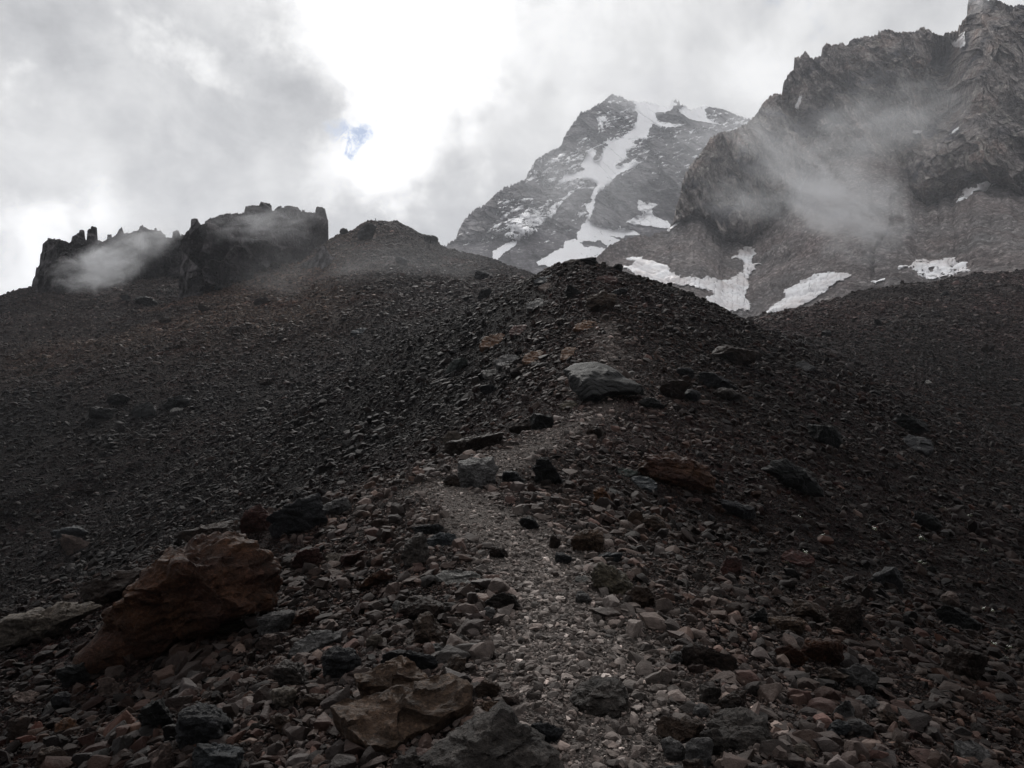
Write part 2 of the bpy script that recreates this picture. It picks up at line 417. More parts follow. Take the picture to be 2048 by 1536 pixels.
# ------------------------------------------------------------------ ground sheet
def ground_color(x, y):
    """rock colour by place, with the paling of distant haze painted in"""
    px = 1024 + F * x / np.maximum(y, 1)
    n = fbm(x / 9, y / 9, 3.3, 3)[..., None]; n2 = fbm(x / 30, y / 30, 8.3, 2)[..., None]
    near = np.array([0.062, 0.043, 0.036]); redd = np.array([0.095, 0.044, 0.035]); grey = np.array([0.058, 0.057, 0.060])
    ochre = np.array([0.098, 0.074, 0.060]); purple = np.array([0.088, 0.066, 0.068]); dark = np.array([0.033, 0.033, 0.036])
    s = (x - np.interp(y, CG, CX))[..., None]
    c = near + (redd - near) * sm(-0.1, 0.6, n + 0.15)
    c = c + (grey - c) * sm(0.15, 0.7, -n)
    hA = (hill(x, y, A_CREST, A_FOOT, .45, 1.06) > ridge_h(x, y)); hC = hill(x, y, C_CREST, C_FOOT, .35) > ridge_h(x, y)
    a = (hA * sm(40, 60, y))[..., None]
    px_ = px[..., None]; yy = np.asarray(y)[..., None]
    och = sm(60, 105, yy) * (1 - sm(620, 820, px_)) * sm(-0.6, 0.2, n2 + 0.3)
    ca = grey + (ochre - grey) * np.clip(och, 0, 1)
    ca = ca + (redd - ca) * 0.5 * sm(0.1, 0.6, n)
    ca = ca + (dark - ca) * sm(0.0, 0.5, -n2) * 0.6
    c = c + (ca - c) * a
    b = (np.asarray(y) > np.interp(x / np.maximum(y, 3), A_CREST[0], A_CREST[1]) + 2)[..., None] * (px_ < 600)
    c = c + (dark * 1.25 - c) * b * 0.8
    cc = (hC & (px > 1450))[..., None] * sm(50, 70, yy)
    cp = purple + (grey - purple) * sm(-0.2, 0.5, n2)
    c = c + (cp - c) * cc
    c = c * np.where(yy < 60, 1.0, 0.0) * np.array([1.22, 0.95, 0.85]) + c * np.where(yy < 60, 0.0, 1.0) * np.array([1.10, 0.97, 0.92]); c = c * (1 - 0.35 * sm(12, 30, yy) * (1 - sm(60, 100, yy)) * sm(0, 4, -s))
    return np.clip(c * np.interp(y, [0, 45, 70, 140], [0.085, 0.10, 0.32, 0.52])[..., None], 0.004, 1)  # haze painted into the colour: slopes turn paler with distance

def build_ground():
    R, C = 1150, 900
    yp = np.geomspace(1.0, 424.0, R); Xp = np.linspace(-1.25, 1.25, C)
    Y, X = np.meshgrid(yp, Xp, indexing='ij'); x = X * Y; y = Y - 4.0
    z = H(x, y)
    P = np.stack([x, y, z], -1)
    me = mesh_from('ground', P.reshape(-1, 3), grid_faces(R, C))
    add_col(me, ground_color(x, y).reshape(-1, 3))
    add_f(me, trail_w(x, y).ravel(), 'trail')
    add_f(me, np.clip(np.log(np.maximum(y, 4.0) / 4.0) / math.log(60.0), 0, 1).ravel(), 'gs')
    link('ground', me, M_GROUND, kind='structure')
    # the valley floor and plain under everything, out to the horizon
    n = 60
    q = np.linspace(-1, 1, n); q = np.sign(q) * np.abs(q) ** 3 * 2500
    yy, xx = np.meshgrid(q + 900, q, indexing='ij')
    zz = -60 + 0 * xx
    me = mesh_from('valley_floor', np.stack([xx, yy, zz], -1).reshape(-1, 3), grid_faces(n, n))
    add_col(me, np.tile([0.05, 0.045, 0.043], (n * n, 1))); add_f(me, np.zeros(n * n), 'trail'); add_f(me, np.full(n * n, 1.0), 'gs')
    link('valley_floor', me, M_GROUND, kind='structure')
build_ground()

# ------------------------------------------------------------------ polygon masks in azimuth and elevation
def in_poly(px, py, poly):
    poly = np.asarray(poly, float); n = len(poly); res = np.zeros(px.shape, bool)
    x0, y0, x1, y1 = poly[:, 0].min(), poly[:, 1].min(), poly[:, 0].max(), poly[:, 1].max()
    sel = (px >= x0) & (px <= x1) & (py >= y0) & (py <= y1)
    a, b = px[sel], py[sel]; r = np.zeros(a.shape, bool)
    j = n - 1
    for i in range(n):
        xi, yi = poly[i]; xj, yj = poly[j]
        if yi != yj:
            c = ((yi > b) != (yj > b)) & (a < (xj - xi) * (b - yi) / (yj - yi) + xi)
            r ^= c
        j = i
    res[sel] = r
    return res

def Z1(pts):   # zoomed survey of the peak -> photo pixels
    return [(860 + a * 0.3418, 160 + b * 0.3418) for a, b in pts]

# ------------------------------------------------------------------ mountain faces
def curtain(px, rows, knots, back=(60, -60), jag=0.0, seed=0.0, crest_scale=9.0):
    """surface rising from a foot line to a crest line; knots = list of (py(px), depth(px), t)"""
    n = len(px)
    K = [(np.interp(px, k[0][0], k[0][1]), np.interp(px, k[1][0], k[1][1]), k[2]) for k in knots]
    t = np.linspace(0, 1, rows)
    PY = np.zeros((rows, n)); D = np.zeros((rows, n))
    ts = [k[2] for k in K]
    top = K[-1][0]
    if jag: top = top - (ridged(px / crest_scale, 0 * px, seed, 3) - 0.4) * jag
    W_ = 24                                        # smooth envelope above the skyline; rows end where the skyline is
    pad = np.pad(top, W_, 'edge'); env = np.min(np.stack([pad[i:i + n] for i in range(2 * W_ + 1)]), 0)
    kk = np.hanning(2 * W_ + 1); kk /= kk.sum(); env = np.minimum(np.convolve(np.pad(env, W_, 'edge'), kk, 'valid'), top)
    K[-1] = (env, K[-1][1], K[-1][2])
    for j in range(len(K) - 1):
        a, b = K[j], K[j + 1]
        m = (t >= ts[j]) & (t <= ts[j + 1]); w = ((t[m] - ts[j]) / (ts[j + 1] - ts[j]))[:, None]
        PY[m] = a[0] + (b[0] - a[0]) * w
    PY = np.maximum(PY, top[None])
    for j in range(len(K) - 1):
        a, b = K[j], K[j + 1]
        m = (t >= ts[j]) & (t <= ts[j + 1])
        w = np.clip((PY[m] - a[0]) / np.where(np.abs(b[0] - a[0]) < 1e-6, -1e-6, b[0] - a[0]), 0, 1)
        D[m] = 1 / (1 / a[1] + (1 / b[1] - 1 / a[1]) * w)
    X, Z = ray(np.tile(px, (rows, 1)), PY)
    return PY, D, np.stack([X * D, D, Z * D], -1)

def add_back(P, steps=6, run=30, drop=30):
    """far side of a mountain, falling away behind its crest"""
    top = P[-1]; out = [P]
    for k in range(1, steps + 1):
        q = top.copy(); f = (k / steps) ** 1.3
        q[:, 1] += run * k / steps; q[:, 2] -= drop * f; q[:, 0] *= (top[:, 1] + run * k / steps) / top[:, 1]
        out.append(q[None])
    return np.concatenate(out, 0)

def snow_sheets(name, P, N, PX, PY, items, mat, lift, group):
    """each snow patch is its own sheet of snow lying on the rock"""
    R, C = PX.shape
    cx = 0.25 * (PX[:-1, :-1] + PX[1:, 1:] + PX[:-1, 1:] + PX[1:, :-1]); cy = 0.25 * (PY[:-1, :-1] + PY[1:, 1:] + PY[:-1, 1:] + PY[1:, :-1])
    jx = fbm(cx / 7, cy / 7, 1.1, 3); jy = fbm(cx / 7, cy / 7, 6.6, 3)
    for polys, holes, amp, thr, label in items:
        m = np.zeros(cx.shape, bool)
        for p in polys: m |= in_poly(cx + jx * amp, cy + jy * amp, p)
        for p in holes: m &= ~in_poly(cx + jx * amp, cy + jy * amp, p)
        if thr is not None: m &= fbm(cx / 13, cy / 6, 12.3, 5, 0.65) < thr
        idx = grid_faces(R, C, m)
        if not len(idx): continue
        used, inv = np.unique(idx, return_inverse=True)
        V = P.reshape(-1, 3)[used] + N.reshape(-1, 3)[used] * lift + np.array([0, 0, lift * 0.3])
        me = mesh_from(name, V, inv.reshape(-1, 4))
        link(name, me, mat, label, 'snow patch', group)

def build_peak():
    crest = [(870, 505), (895, 491), (912, 482), (921, 454), (932, 440), (942, 427), (958, 418), (973, 411), (990, 394), (1007, 379), (1030, 370), (1051, 362), (1060, 342), (1072, 324),
             (1085, 315), (1099, 307), (1121, 297), (1130, 273), (1150, 245), (1161, 228), (1181, 223), (1188, 216), (1205, 208), (1222, 192), (1239, 196), (1253, 203),
             (1270, 209), (1300, 210), (1322, 220), (1334, 221), (1342, 213), (1347, 205), (1352, 203), (1358, 206), (1366, 214), (1378, 226), (1407, 218), (1420, 219), (1441, 221), (1475, 235), (1499, 242), (1560, 250), (1640, 260)]
    px = np.arange(868, 1600, 0.9)
    c = np.array(crest, float)
    foot = ([868, 1050, 1250, 1600], [560, 600, 620, 640])
    # lower cliff foot / scree top
    mid = ([868, 915, 1000, 1100, 1180, 1250, 1300, 1420, 1600], [500, 484, 482, 470, 450, 470, 450, 440, 440])
    knots = [(foot, ([868, 1600], [760, 760]), 0.0), (mid, ([868, 1600], [930, 960]), 0.30), ((c[:, 0], c[:, 1]), ([868, 920, 1050, 1230, 1600], [990, 1010, 1180, 1430, 1450]), 1.0)]
    rows = 470
    PY, D, P = curtain(px, rows, knots, jag=5.0, seed=3.0, crest_scale=7)
    PX = np.tile(px, (rows, 1)); N = grid_normals(P)
    x, y, z = P[..., 0], P[..., 1], P[..., 2]
    t = np.linspace(0, 1, rows)[:, None]
    cl = sm(0.26, 0.36, t) * (1 - 0.55 * sm(0.97, 1.0, t))
    # smooth where the glacier lies
    glac = np.zeros(PX.shape)
    for p in PEAK_SMOOTH: glac = np.maximum(glac, in_poly(PX, PY, p).astype(float))
    k = np.ones(9) / 9
    for ax in (0, 1): glac = np.apply_along_axis(lambda a: np.convolve(a, k, 'same'), ax, glac)
    u = x * 0.9 + z * 0.35; w = z - 0.45 * x
    disp = (ridged(u / 95, y / 400, z / 210, 3, 0.5) - 0.6) * 26 + facet(u / 46, z / 90, 1) * 34 + facet(u / 17, z / 30, 2) * 18 + facet(u / 7, z / 9, 3) * 8 + fbm(x / 9, y / 9, z / 6, 3, 0.6) * 3
    strata = np.sin(w / 9.0 + 3 * fbm(x / 120, y / 120, z / 80, 2)) * 2.0
    disp = (disp + strata) * (0.12 + 0.88 * cl) * (1 - 0.85 * glac)
    P = P * (1 - disp / D)[..., None]
    # pinnacle standing in the snow ridge
    N2 = grid_normals(P)
    full = add_back(P, 6, 160, 150); R, C = full.shape[:2]
    me = mesh_from('mountain', full.reshape(-1, 3), grid_faces(R, C), False)
    n = fbm(full[..., 0] / 60, full[..., 1] / 60, full[..., 2] / 30, 4)[..., None]
    n2 = ridged(full[..., 0] / 30, full[..., 1] / 60, full[..., 2] / 90, 3)[..., None]
    uu = full[..., 0] * 0.9 + full[..., 2] * 0.35
    n3 = facet(uu / 24, full[..., 2] / 60, 12, 0.6)[..., None] + 0.8 * fbm(uu / 9, full[..., 1] / 40, full[..., 2] / 34, 4, 0.65)[..., None]
    band = fbm(uu / 300, 0 * uu, full[..., 2] / 14, 3, 0.6)[..., None]
    col = np.array([0.082, 0.077, 0.082]) * (1 + 0.5 * n + 0.7 * n3 + 0.35 * band) + np.array([0.02, 0.018, 0.018]) * n2
    add_col(me, np.clip(col * 1.5, 0.02, 1).reshape(-1, 3))
    o = link('mountain', me, M_PEAK, kind='structure')
    snow_sheets('snow_patch', P, N2, PX, PY, PEAK_SNOW, M_SNOW, 1.6, None)
    # fine streaks of snow caught on ledges of the rock
    cx = 0.5 * (PX[:-1, :-1] + PX[1:, 1:]); cy = 0.5 * (PY[:-1, :-1] + PY[1:, 1:])
    s = fbm(cx / 12 + cy / 18, cy / 4.0 + cx / 14, 4.4, 4, 0.62)
    zone = np.zeros(cx.shape)
    for p, wgt in PEAK_STREAKS: zone = np.maximum(zone, in_poly(cx, cy, p) * wgt)
    m = s * zone > 0.33
    idx = grid_faces(*PX.shape, m); used, inv = np.unique(idx, return_inverse=True)
    me = mesh_from('snow_streaks', P.reshape(-1, 3)[used] + N2.reshape(-1, 3)[used] * 1.2, inv.reshape(-1, 4))
    link('snow_streaks', me, M_SNOW, 'thin broken streaks of white snow caught on the ledges of the far rocky peak', 'snow', kind='stuff')

COULOIR = Z1([(1150, 95), (1200, 150), (1180, 175), (1215, 205), (1190, 280), (1140, 330), (1060, 358), (1035, 335), (1015, 365), (1035, 385), (1005, 410), (1000, 460), (960, 470), (975, 420), (950, 400), (905, 450), (875, 505), (915, 530),
              (790, 550), (755, 600), (790, 605), (860, 590), (930, 585), (975, 600), (980, 622), (940, 680), (945, 720), (905, 735), (915, 765), (925, 790), (912, 828),
              (925, 828), (962, 770), (960, 710), (990, 650), (1050, 610), (1100, 560), (1180, 520), (1215, 490), (1200, 470), (1130, 500), (1080, 520), (1110, 490), (1150, 460), (1150, 415), (1215, 380),
              (1180, 375), (1230, 345), (1270, 345), (1300, 275), (1345, 250), (1320, 205), (1400, 190), (1430, 200), (1445, 145), (1420, 120), (1300, 90)])
FAN = Z1([(915, 826), (885, 860), (885, 885), (862, 905), (862, 940), (790, 955), (785, 990), (730, 1010), (690, 1035), (620, 1078), (640, 1092), (740, 1110), (960, 1110), (985, 1035), (1020, 1015), (1080, 995), (1140, 955), (1130, 935), (1160, 918), (1230, 912),
          (1195, 890), (1150, 868), (1110, 865), (1060, 880), (1000, 850)])
STREAK = Z1([(615, 745), (570, 765), (525, 800), (465, 840), (435, 880), (490, 878), (440, 915), (530, 938), (530, 908), (620, 892), (625, 870), (700, 820), (740, 775), (745, 745), (810, 695), (860, 640), (845, 635), (800, 680), (750, 715), (670, 790), (630, 780), (718, 705), (690, 715), (650, 745), (610, 775)])
SHELF = Z1([(1220, 712), (1265, 725), (1335, 735), (1295, 760), (1300, 795), (1360, 825), (1410, 852), (1398, 878), (1330, 872), (1195, 852), (1150, 838), (1205, 800), (1265, 778), (1210, 765)])
LOWL = Z1([(515, 950), (480, 952), (440, 970), (370, 1005), (362, 1068), (395, 1060), (440, 1015), (505, 975)])
RIGHTSNOW = Z1([(1500, 150), (1445, 170), (1470, 200), (1510, 235), (1560, 248), (1640, 258), (1700, 272), (1715, 262), (1620, 225), (1610, 180), (1640, 150), (1560, 100)])
BASER = Z1([(1300, 262), (1345, 250), (1430, 260), (1500, 262), (1430, 285), (1330, 275)])
NOTCH = Z1([(970, 225), (1030, 215), (1015, 250), (1010, 300), (990, 265)])
PEAK_SMOOTH = [COULOIR, FAN, RIGHTSNOW]
PEAK_SNOW = [([COULOIR], [Z1([(1325, 195), (1400, 190), (1440, 150), (1480, 175), (1510, 235), (1430, 262), (1330, 245)])], 3.0, None, 'long white snow couloir falling from the summit saddle of the far peak'),
             ([FAN], [Z1([(880, 958), (1000, 950), (1050, 1010), (1000, 985), (900, 985)]), Z1([(1050, 925), (1110, 930), (1130, 950)])], 3.0, 0.85, 'fan shaped snow cone spreading below the narrow couloir'),
             ([STREAK], [], 4.5, 0.10, 'slanting ragged snow streaks on the lower left face of the far peak'),
             ([SHELF], [], 2.0, None, 'hourglass shaped snow patch on the shelf right of the snow cone'),
             ([LOWL], [], 2.5, None, 'small ragged snow patch low on the left shoulder of the far peak'),
             ([RIGHTSNOW], [], 1.5, None, 'snow cap on the ridge right of the dark rock spike'),
             ([BASER], [], 1.5, None, 'thin snow ledge under the dark rock spike'),
             ([NOTCH], [], 2.0, None, 'small hanging snow patch high on the summit rock')]
PEAK_STREAKS = [(Z1([(1000, 100), (1200, 150), (1180, 340), (1000, 350), (960, 200)]), 0.75), (Z1([(600, 480), (900, 400), (900, 560), (760, 640), (560, 600)]), 0.95),
                (Z1([(860, 340), (1020, 340), (1010, 470), (860, 480)]), 1.1), (Z1([(740, 560), (980, 560), (960, 640), (760, 640)]), 1.35),
                (Z1([(1080, 350), (1320, 330), (1260, 480), (1050, 620)]), 0.95), (Z1([(1300, 260), (1700, 260), (1640, 640), (1300, 620)]), 0.52),
                (Z1([(1600, 160), (1870, 230), (1800, 330), (1620, 260)]), 1.15), (Z1([(400, 700), (740, 690), (640, 900), (360, 930)]), 1.0),
                (Z1([(880, 720), (960, 720), (940, 820), (860, 800)]), 1.0), (Z1([(140, 900), (900, 780), (900, 1100), (140, 1000)]), 0.42)]
build_peak()

def build_cliffs():
    crest = np.array([(1170, 545), (1195, 518), (1215, 500), (1240, 487), (1275, 480), (1300, 484), (1325, 472), (1345, 460), (1348, 440), (1352, 415), (1360, 395), (1364, 370), (1372, 345), (1390, 322), (1408, 300), (1422, 276), (1440, 268), (1470, 262),
                      (1492, 250), (1512, 232), (1522, 215), (1540, 194), (1552, 190), (1563, 192), (1566, 172), (1570, 160), (1578, 150), (1587, 142), (1589, 118), (1600, 116), (1611, 105), (1620, 118), (1628, 120),
                      (1642, 112), (1645, 98), (1653, 90), (1665, 93), (1684, 88), (1694, 94), (1702, 82), (1730, 76), (1755, 72), (1757, 64), (1780, 62), (1790, 68), (1830, 66), (1845, 56), (1858, 62), (1872, 72), (1882, 74), (1892, 68),
                      (1915, 64), (1918, 54), (1926, 42), (1934, 34), (1935, 14), (1938, -6), (1968, -10), (1976, 6), (1985, -2), (2000, 6), (2010, 10), (2020, 14), (2050, 12), (2100, -10), (2200, -60), (2400, -80), (2700, -60)], float)
    px = np.arange(1168, 2500, 1.0)
    foot = ([1168, 1300, 1400, 1500, 1560, 1700, 2048, 2500], [575, 640, 670, 700, 690, 660, 620, 600])
    # where the rock walls stand on the scree
    base = ([1168, 1344, 1349, 1372, 1395, 1420, 1432, 1450, 1505, 1530, 1550, 1575, 1600, 1650, 1690, 1740, 1790, 1815, 1835, 1855, 1905, 1925, 1960, 2048, 2500],
            [560, 470, 452, 440, 432, 440, 472, 482, 486, 470, 440, 410, 385, 335, 318, 322, 345, 372, 405, 412, 408, 392, 372, 400, 380])
    nb = np.interp(px, base[0], base[1]); nc = np.interp(px, crest[:, 0], crest[:, 1])
    kb = np.hanning(21); kb /= kb.sum(); nb = np.where(px > 1360, np.convolve(np.pad(nb, 10, 'edge'), kb, 'valid'), nb) + np.where(px > 1352, 13 * fbm(px / 20, 0 * px, 2.2, 4), 0)
    nb = np.maximum(nb, nc + 4)
    base = (px, nb)
    bx = np.interp(px, [1168, 1500, 1700, 2048, 2500], [360, 330, 300, 240, 220])
    Db = np.interp(px, [1168, 1350, 1700, 1900, 2048, 2500], [440, 480, 470, 430, 400, 380])
    Dc = Db + np.interp(px, [1168, 1345, 1365, 1700, 1880, 1930, 1960, 2500], [12, 14, 34, 82, 84, 70, 58, 60])
    ks = np.hanning(81); ks /= ks.sum()
    sm_ = lambda a: np.convolve(np.pad(a, 40, 'edge'), ks, 'valid')
    bx, Db, Dc = sm_(bx), sm_(Db), sm_(Dc)
    rows = 620
    knots = [(foot, (px, bx), 0.0), (base, (px, Db), 0.42), ((crest[:, 0], crest[:, 1]), (px, Dc), 1.0)]
    PY, D, P = curtain(px, rows, knots, jag=4.0, seed=9.0, crest_scale=7)
    PX = np.tile(px, (rows, 1)); N = grid_normals(P)
    x, y, z = P[..., 0], P[..., 1], P[..., 2]
    t = np.linspace(0, 1, rows)[:, None]
    cliffy = sm(0.40, 0.48, t) * sm(1340, 1352, PX)
    # buttresses standing in front, gullies cut between them
    wx = x + 3.5 * fbm(x / 25, z / 25, 1.5, 3); wz = z + 5 * fbm(x / 25, z / 25, 7.5, 3)
    big = (ridged(wx / 34, 0 * y, wz / 260, 3, 0.55) - 0.5) * 15 + facet(wx / 20, wz / 64, 4) * 14 + (ridged(wx / 13, 0 * y, wz / 120, 2, 0.6) - 0.4) * 3
    med = facet(wx / 7.5, wz / 21, 5) * 7 + facet(wx / 3.0, wz / 7.5, 6) * 3.2
    fin = facet(wx / 1.3, wz / 2.4, 7) * 1.3 + fbm(x / 3.2, y / 4, z / 3.0, 3, 0.6) * 0.5
    butt = 0
    for bxp, wd, am, lo, hi in ((1480, 52, 26, 500, 250), (1380, 30, 10, 460, 300), (1860, 44, 24, 420, 270), (1990, 70, 16, 420, 0), (1600, 40, 10, 400, 110), (1700, 60, 8, 330, 90)):
        butt = butt + am * np.exp(-((PX - bxp - (PY - (lo + hi) / 2) * -0.25) / wd) ** 2) * sm(hi - 60, hi + 40, PY) * (1 - sm(lo - 15, lo + 30, PY))
    gully = 0
    for gx, gy0, gx1, gy1, wd, am in ((1895, 90, 1870, 260, 34, 30), (1780, 200, 1740, 350, 30, 10), (1575, 220, 1520, 420, 22, 9)):
        cxg = gx + (gx1 - gx) * (PY - gy0) / (gy1 - gy0)
        gully = gully + am * np.exp(-((PX - cxg) / wd) ** 2) * sm(gy0 - 60, gy0 + 30, PY) * (1 - sm(gy1 - 20, gy1 + 80, PY))
    edge = sm(0.995, 0.9, t)
    dc = (big + med + fin + butt - gully) * cliffy
    sc_n = (fbm(x / 30, y / 30, z / 30, 3) * 1.8 + ridged((x + .45 * y) / 14, (y - .45 * x) / 90, 0, 4, 0.6) * 1.5 + fbm(x / 3, y / 3, z / 3, 3) * 0.35) * (1 - cliffy)
    runnel = -2.6 * np.exp(-((PX - (1800 - (PY - 380) * 0.35 + 8 * np.sin(PY / 17))) / 5) ** 2) * sm(360, 400, PY) * (1 - sm(540, 570, PY))
    P = P * (1 - dc / D)[..., None] + N * (sc_n * sm(0, 0.1, t) + runnel)[..., None]
    N2 = grid_normals(P)
    full = add_back(P, 6, 90, 110); R, C = full.shape[:2]
    me = mesh_from('cliffs', full.reshape(-1, 3), grid_faces(R, C), False)
    fx, fy, fz = full[..., 0], full[..., 1], full[..., 2]
    n = fbm(fx / 28, fy / 28, fz / 20, 4)[..., None]; n2 = facet((fx + 3 * n[..., 0]) / 8, (fz + 4 * n[..., 0]) / 16, 9, 0.5)[..., None] * 0.5 + fbm(fx / 6, fy / 6, fz / 12, 4, 0.6)[..., None] * 0.6
    cf = np.concatenate([cliffy, np.ones((R - rows, C))], 0)[..., None]
    rock = np.array([0.200, 0.178, 0.170]) * (1 + 0.30 * n2); rust = np.array([0.205, 0.162, 0.145]); pale = np.array([0.300, 0.280, 0.255]); dk = np.array([0.055, 0.053, 0.062])
    rock = rock * (1 + 0.55 * facet(fx / 3.0 + fz / 30, fz / 16, 14, 0.5)[..., None] + 0.45 * fbm((fx + .18 * fz) / 2.6, 0 * fy, fz / 12, 4, 0.6)[..., None]); rock = rock + (rust - rock) * sm(0.1, 0.6, n); rock = rock + (pale - rock) * sm(0.15, 0.6, n2) * 0.8; rock = rock + (dk - rock) * sm(0.2, 0.6, -n)
    strk = fbm((fx + 0.45 * fy) / 7, (fy - .45 * fx) / 90, 3.3, 4)[..., None]; strk2 = fbm((fx + 0.45 * fy) / 2.2, (fy - .45 * fx) / 30, 5.3, 3)[..., None]
    scr = np.array([0.180, 0.160, 0.155]) + np.array([0.036, 0.024, 0.021]) * n + 0.045 * strk + 0.03 * strk2
    add_col(me, np.clip(rock * 1.3 * cf + scr * 1.25 * (1 - cf), 0.02, 0.7).reshape(-1, 3))
    link('cliffs', me, M_CLIFF, kind='structure')
    items = [([VAL], [], 2.2, None, 'long curved tongue of dusty snow in the valley behind the near ridge')]
    items += [([MOR], [], 2.0, 0.95, 'elongated dusty snowbank behind the crest of the right hand moraine'),
              ([FARR], [], 3.0, 0.35, 'red speckled snow strip at the right end of the moraine crest'),
              ([[(1745, 574), (1752, 568), (1771, 566), (1772, 571), (1757, 578)]], [], 0.8, None, 'smallest snow fleck on the scree between two snowbanks'),
              ([[(1925, 411), (1930, 389), (1950, 384), (1968, 377), (1992, 367), (1965, 388), (1945, 396)]], [], 1.6, None, 'wedge of snow in a gully right of the dark buttress'),
              ([[(1898, 78), (1915, 84), (1922, 66), (1932, 62), (1932, 92), (1922, 96), (1905, 90)]], [], 2.0, 0.6, 'snow caught in the notch beside the tallest cliff tower'),
              ([[(1824, 263), (1832, 261), (1843, 263), (1842, 268), (1830, 269)]], [], 0.8, None, 'tiny oval snow patch below the middle cliff wall'),
              ([[(1899, 272), (1910, 262), (1920, 256), (1918, 261), (1905, 270)]], [], 0.8, None, 'thin slanting snow sliver left of the tall cliff'),
              ([[(1338, 468), (1348, 460), (1361, 454), (1350, 464)]], [], 0.8, None, 'short slanting snow strip at the foot of the left cliff edge'),
              ([[(1590, 215), (1600, 195), (1606, 190), (1604, 205), (1597, 225)]], [], 1.5, 0.5, 'faint narrow snow streak high on the left cliff')]
    snow_sheets('snow_patch', P, N2, PX, PY, items, M_DIRTY, 0.7, None)

VAL = Z1([(1150, 1075), (1185, 1065), (1215, 1068), (1225, 1055), (1245, 1040), (1240, 1075), (1330, 1100), (1390, 1130), (1440, 1160), (1480, 1185), (1600, 1180), (1640, 1195), (1700, 1205), (1740, 1195), (1785, 1178), (1820, 1150), (1840, 1130), (1828, 1105), (1832, 1088), (1800, 1070), (1770, 1055), (1800, 1035), (1850, 1010), (1915, 1008),
          (1905, 1040), (1890, 1070), (1895, 1092), (1930, 1098), (1905, 1135), (1870, 1165), (1840, 1200), (1858, 1240), (1835, 1270), (1845, 1300), (1880, 1365), (1790, 1372), (1640, 1400), (1600, 1305), (1670, 1278), (1640, 1258), (1560, 1240), (1500, 1222), (1400, 1210), (1330, 1235), (1250, 1200), (1120, 1120), (1190, 1108), (1215, 1095)])
MOR = [(1530, 632), (1562, 610), (1575, 603), (1572, 590), (1578, 582), (1605, 570), (1640, 558), (1665, 556), (1700, 558), (1708, 564), (1690, 572), (1668, 582), (1650, 596), (1600, 622), (1560, 650)]
FARR = [(1797, 554), (1800, 545), (1832, 538), (1830, 530), (1880, 530), (1922, 527), (1928, 542), (1945, 550), (1900, 566), (1850, 572), (1828, 550)]
build_cliffs()

# ------------------------------------------------------------------ rock walls and towers on the left hill
def wall(name, outline, base, depth, thick, label, seed, fore=(), rib=1.0):
    """free-standing crag: traced skyline, real depth, front ribs and a back side"""
    o = np.array(outline, float); px = np.arange(o[0, 0], o[-1, 0] + 0.1, 0.8); n = len(px)
    top = np.interp(px, o[:, 0], o[:, 1]); b = np.array(base, float); bot = np.interp(px, b[:, 0], b[:, 1]) + 14
    top = np.minimum(top, bot - 16)
    dd = np.interp(px, [p[0] for p in depth], [p[1] for p in depth])
    rows = 150; rt = 8; rb = 40
    t = np.linspace(0, 1, rows)[:, None]
    W_ = 20; pad = np.pad(top, W_, 'edge'); env = np.min(np.stack([pad[i:i + n] for i in range(2 * W_ + 1)]), 0)
    kk = np.hanning(2 * W_ + 1); kk /= kk.sum(); env = np.minimum(np.convolve(np.pad(env, W_, 'edge'), kk, 'valid'), top)
    rsb = np.random.RandomState(int(seed * 10)); edges = np.cumsum(rsb.uniform(5, 15, 80)) + px[0]
    top = top - (ridged(px / 5, 0 * px, seed, 3) - 0.5) * 1.3 - rsb.uniform(-3.2, 3.2, 81)[np.searchsorted(edges, px)]; env = np.minimum(env, top)
    PX = np.tile(px, (rows, 1)); PY = np.maximum(bot + (env - bot) * t, top[None])
    D = dd + thick * 0.45 * np.clip((bot - PY) / (bot - env), 0, 1) ** 1.5
    for cx, w, am in fore: D = D - am * np.exp(-((PX - cx) / w) ** 4)
    X, Z = ray(PX, PY); P = np.stack([X * D, D, Z * D], -1); N = grid_normals(P)
    x, y, z = P[..., 0], P[..., 1], P[..., 2]
    e = 1 - 0.75 * sm(0.93, 1.0, t)
    disp = facet(x / 7, z / 16, seed) * 6.5 * rib + facet(x / 2.8, z / 4.5, seed + 1) * 2.8 * rib + facet(x / 1.1, z / 1.4, seed + 2) * 1.1 + fbm(x / 1, y / 1, z / .9, 3, 0.6) * 0.2
    P = P * (1 - disp * 1.5 / D)[..., None]
    endf = np.minimum(sm(0, 10, px - px[0]), sm(0, 10, px[-1] - px))     # ends close round to the back
    T = P[-1]; tops, backs = [], []
    for k in range(1, rt + 1):
        q = T.copy(); f = k / rt; q[:, 1] += thick * 0.55 * f * endf; q[:, 0] *= q[:, 1] / T[:, 1]; q[:, 2] += (fbm(q[:, 0] / 3, q[:, 1] / 3, seed, 3) * 0.8 - 0.4) * math.sin(f * 3.1) * 1.0 - 1.2 * f
        tops.append(q[None])
    Lq = tops[-1][0]; zb = P[0, :, 2]
    for k in range(1, rb + 1):
        q = Lq.copy(); f = k / rb; q[:, 2] = Lq[:, 2] + (zb - 4 - Lq[:, 2]) * f; q[:, 1] += 1.5 * f * endf; backs.append(q[None])
    Q = np.concatenate([P] + tops + backs, 0); R, C = Q.shape[:2]
    me = mesh_from(name, Q.reshape(-1, 3), grid_faces(R, C), False)
    nz = fbm(Q[..., 0] / 6, Q[..., 1] / 6, Q[..., 2] / 4, 4)[..., None]
    add_col(me, np.clip(np.array([0.082, 0.074, 0.077]) * (1 + 0.7 * nz), 0.01, 1).reshape(-1, 3))
    return link(name, me, M_TOWER, label, 'rock wall')

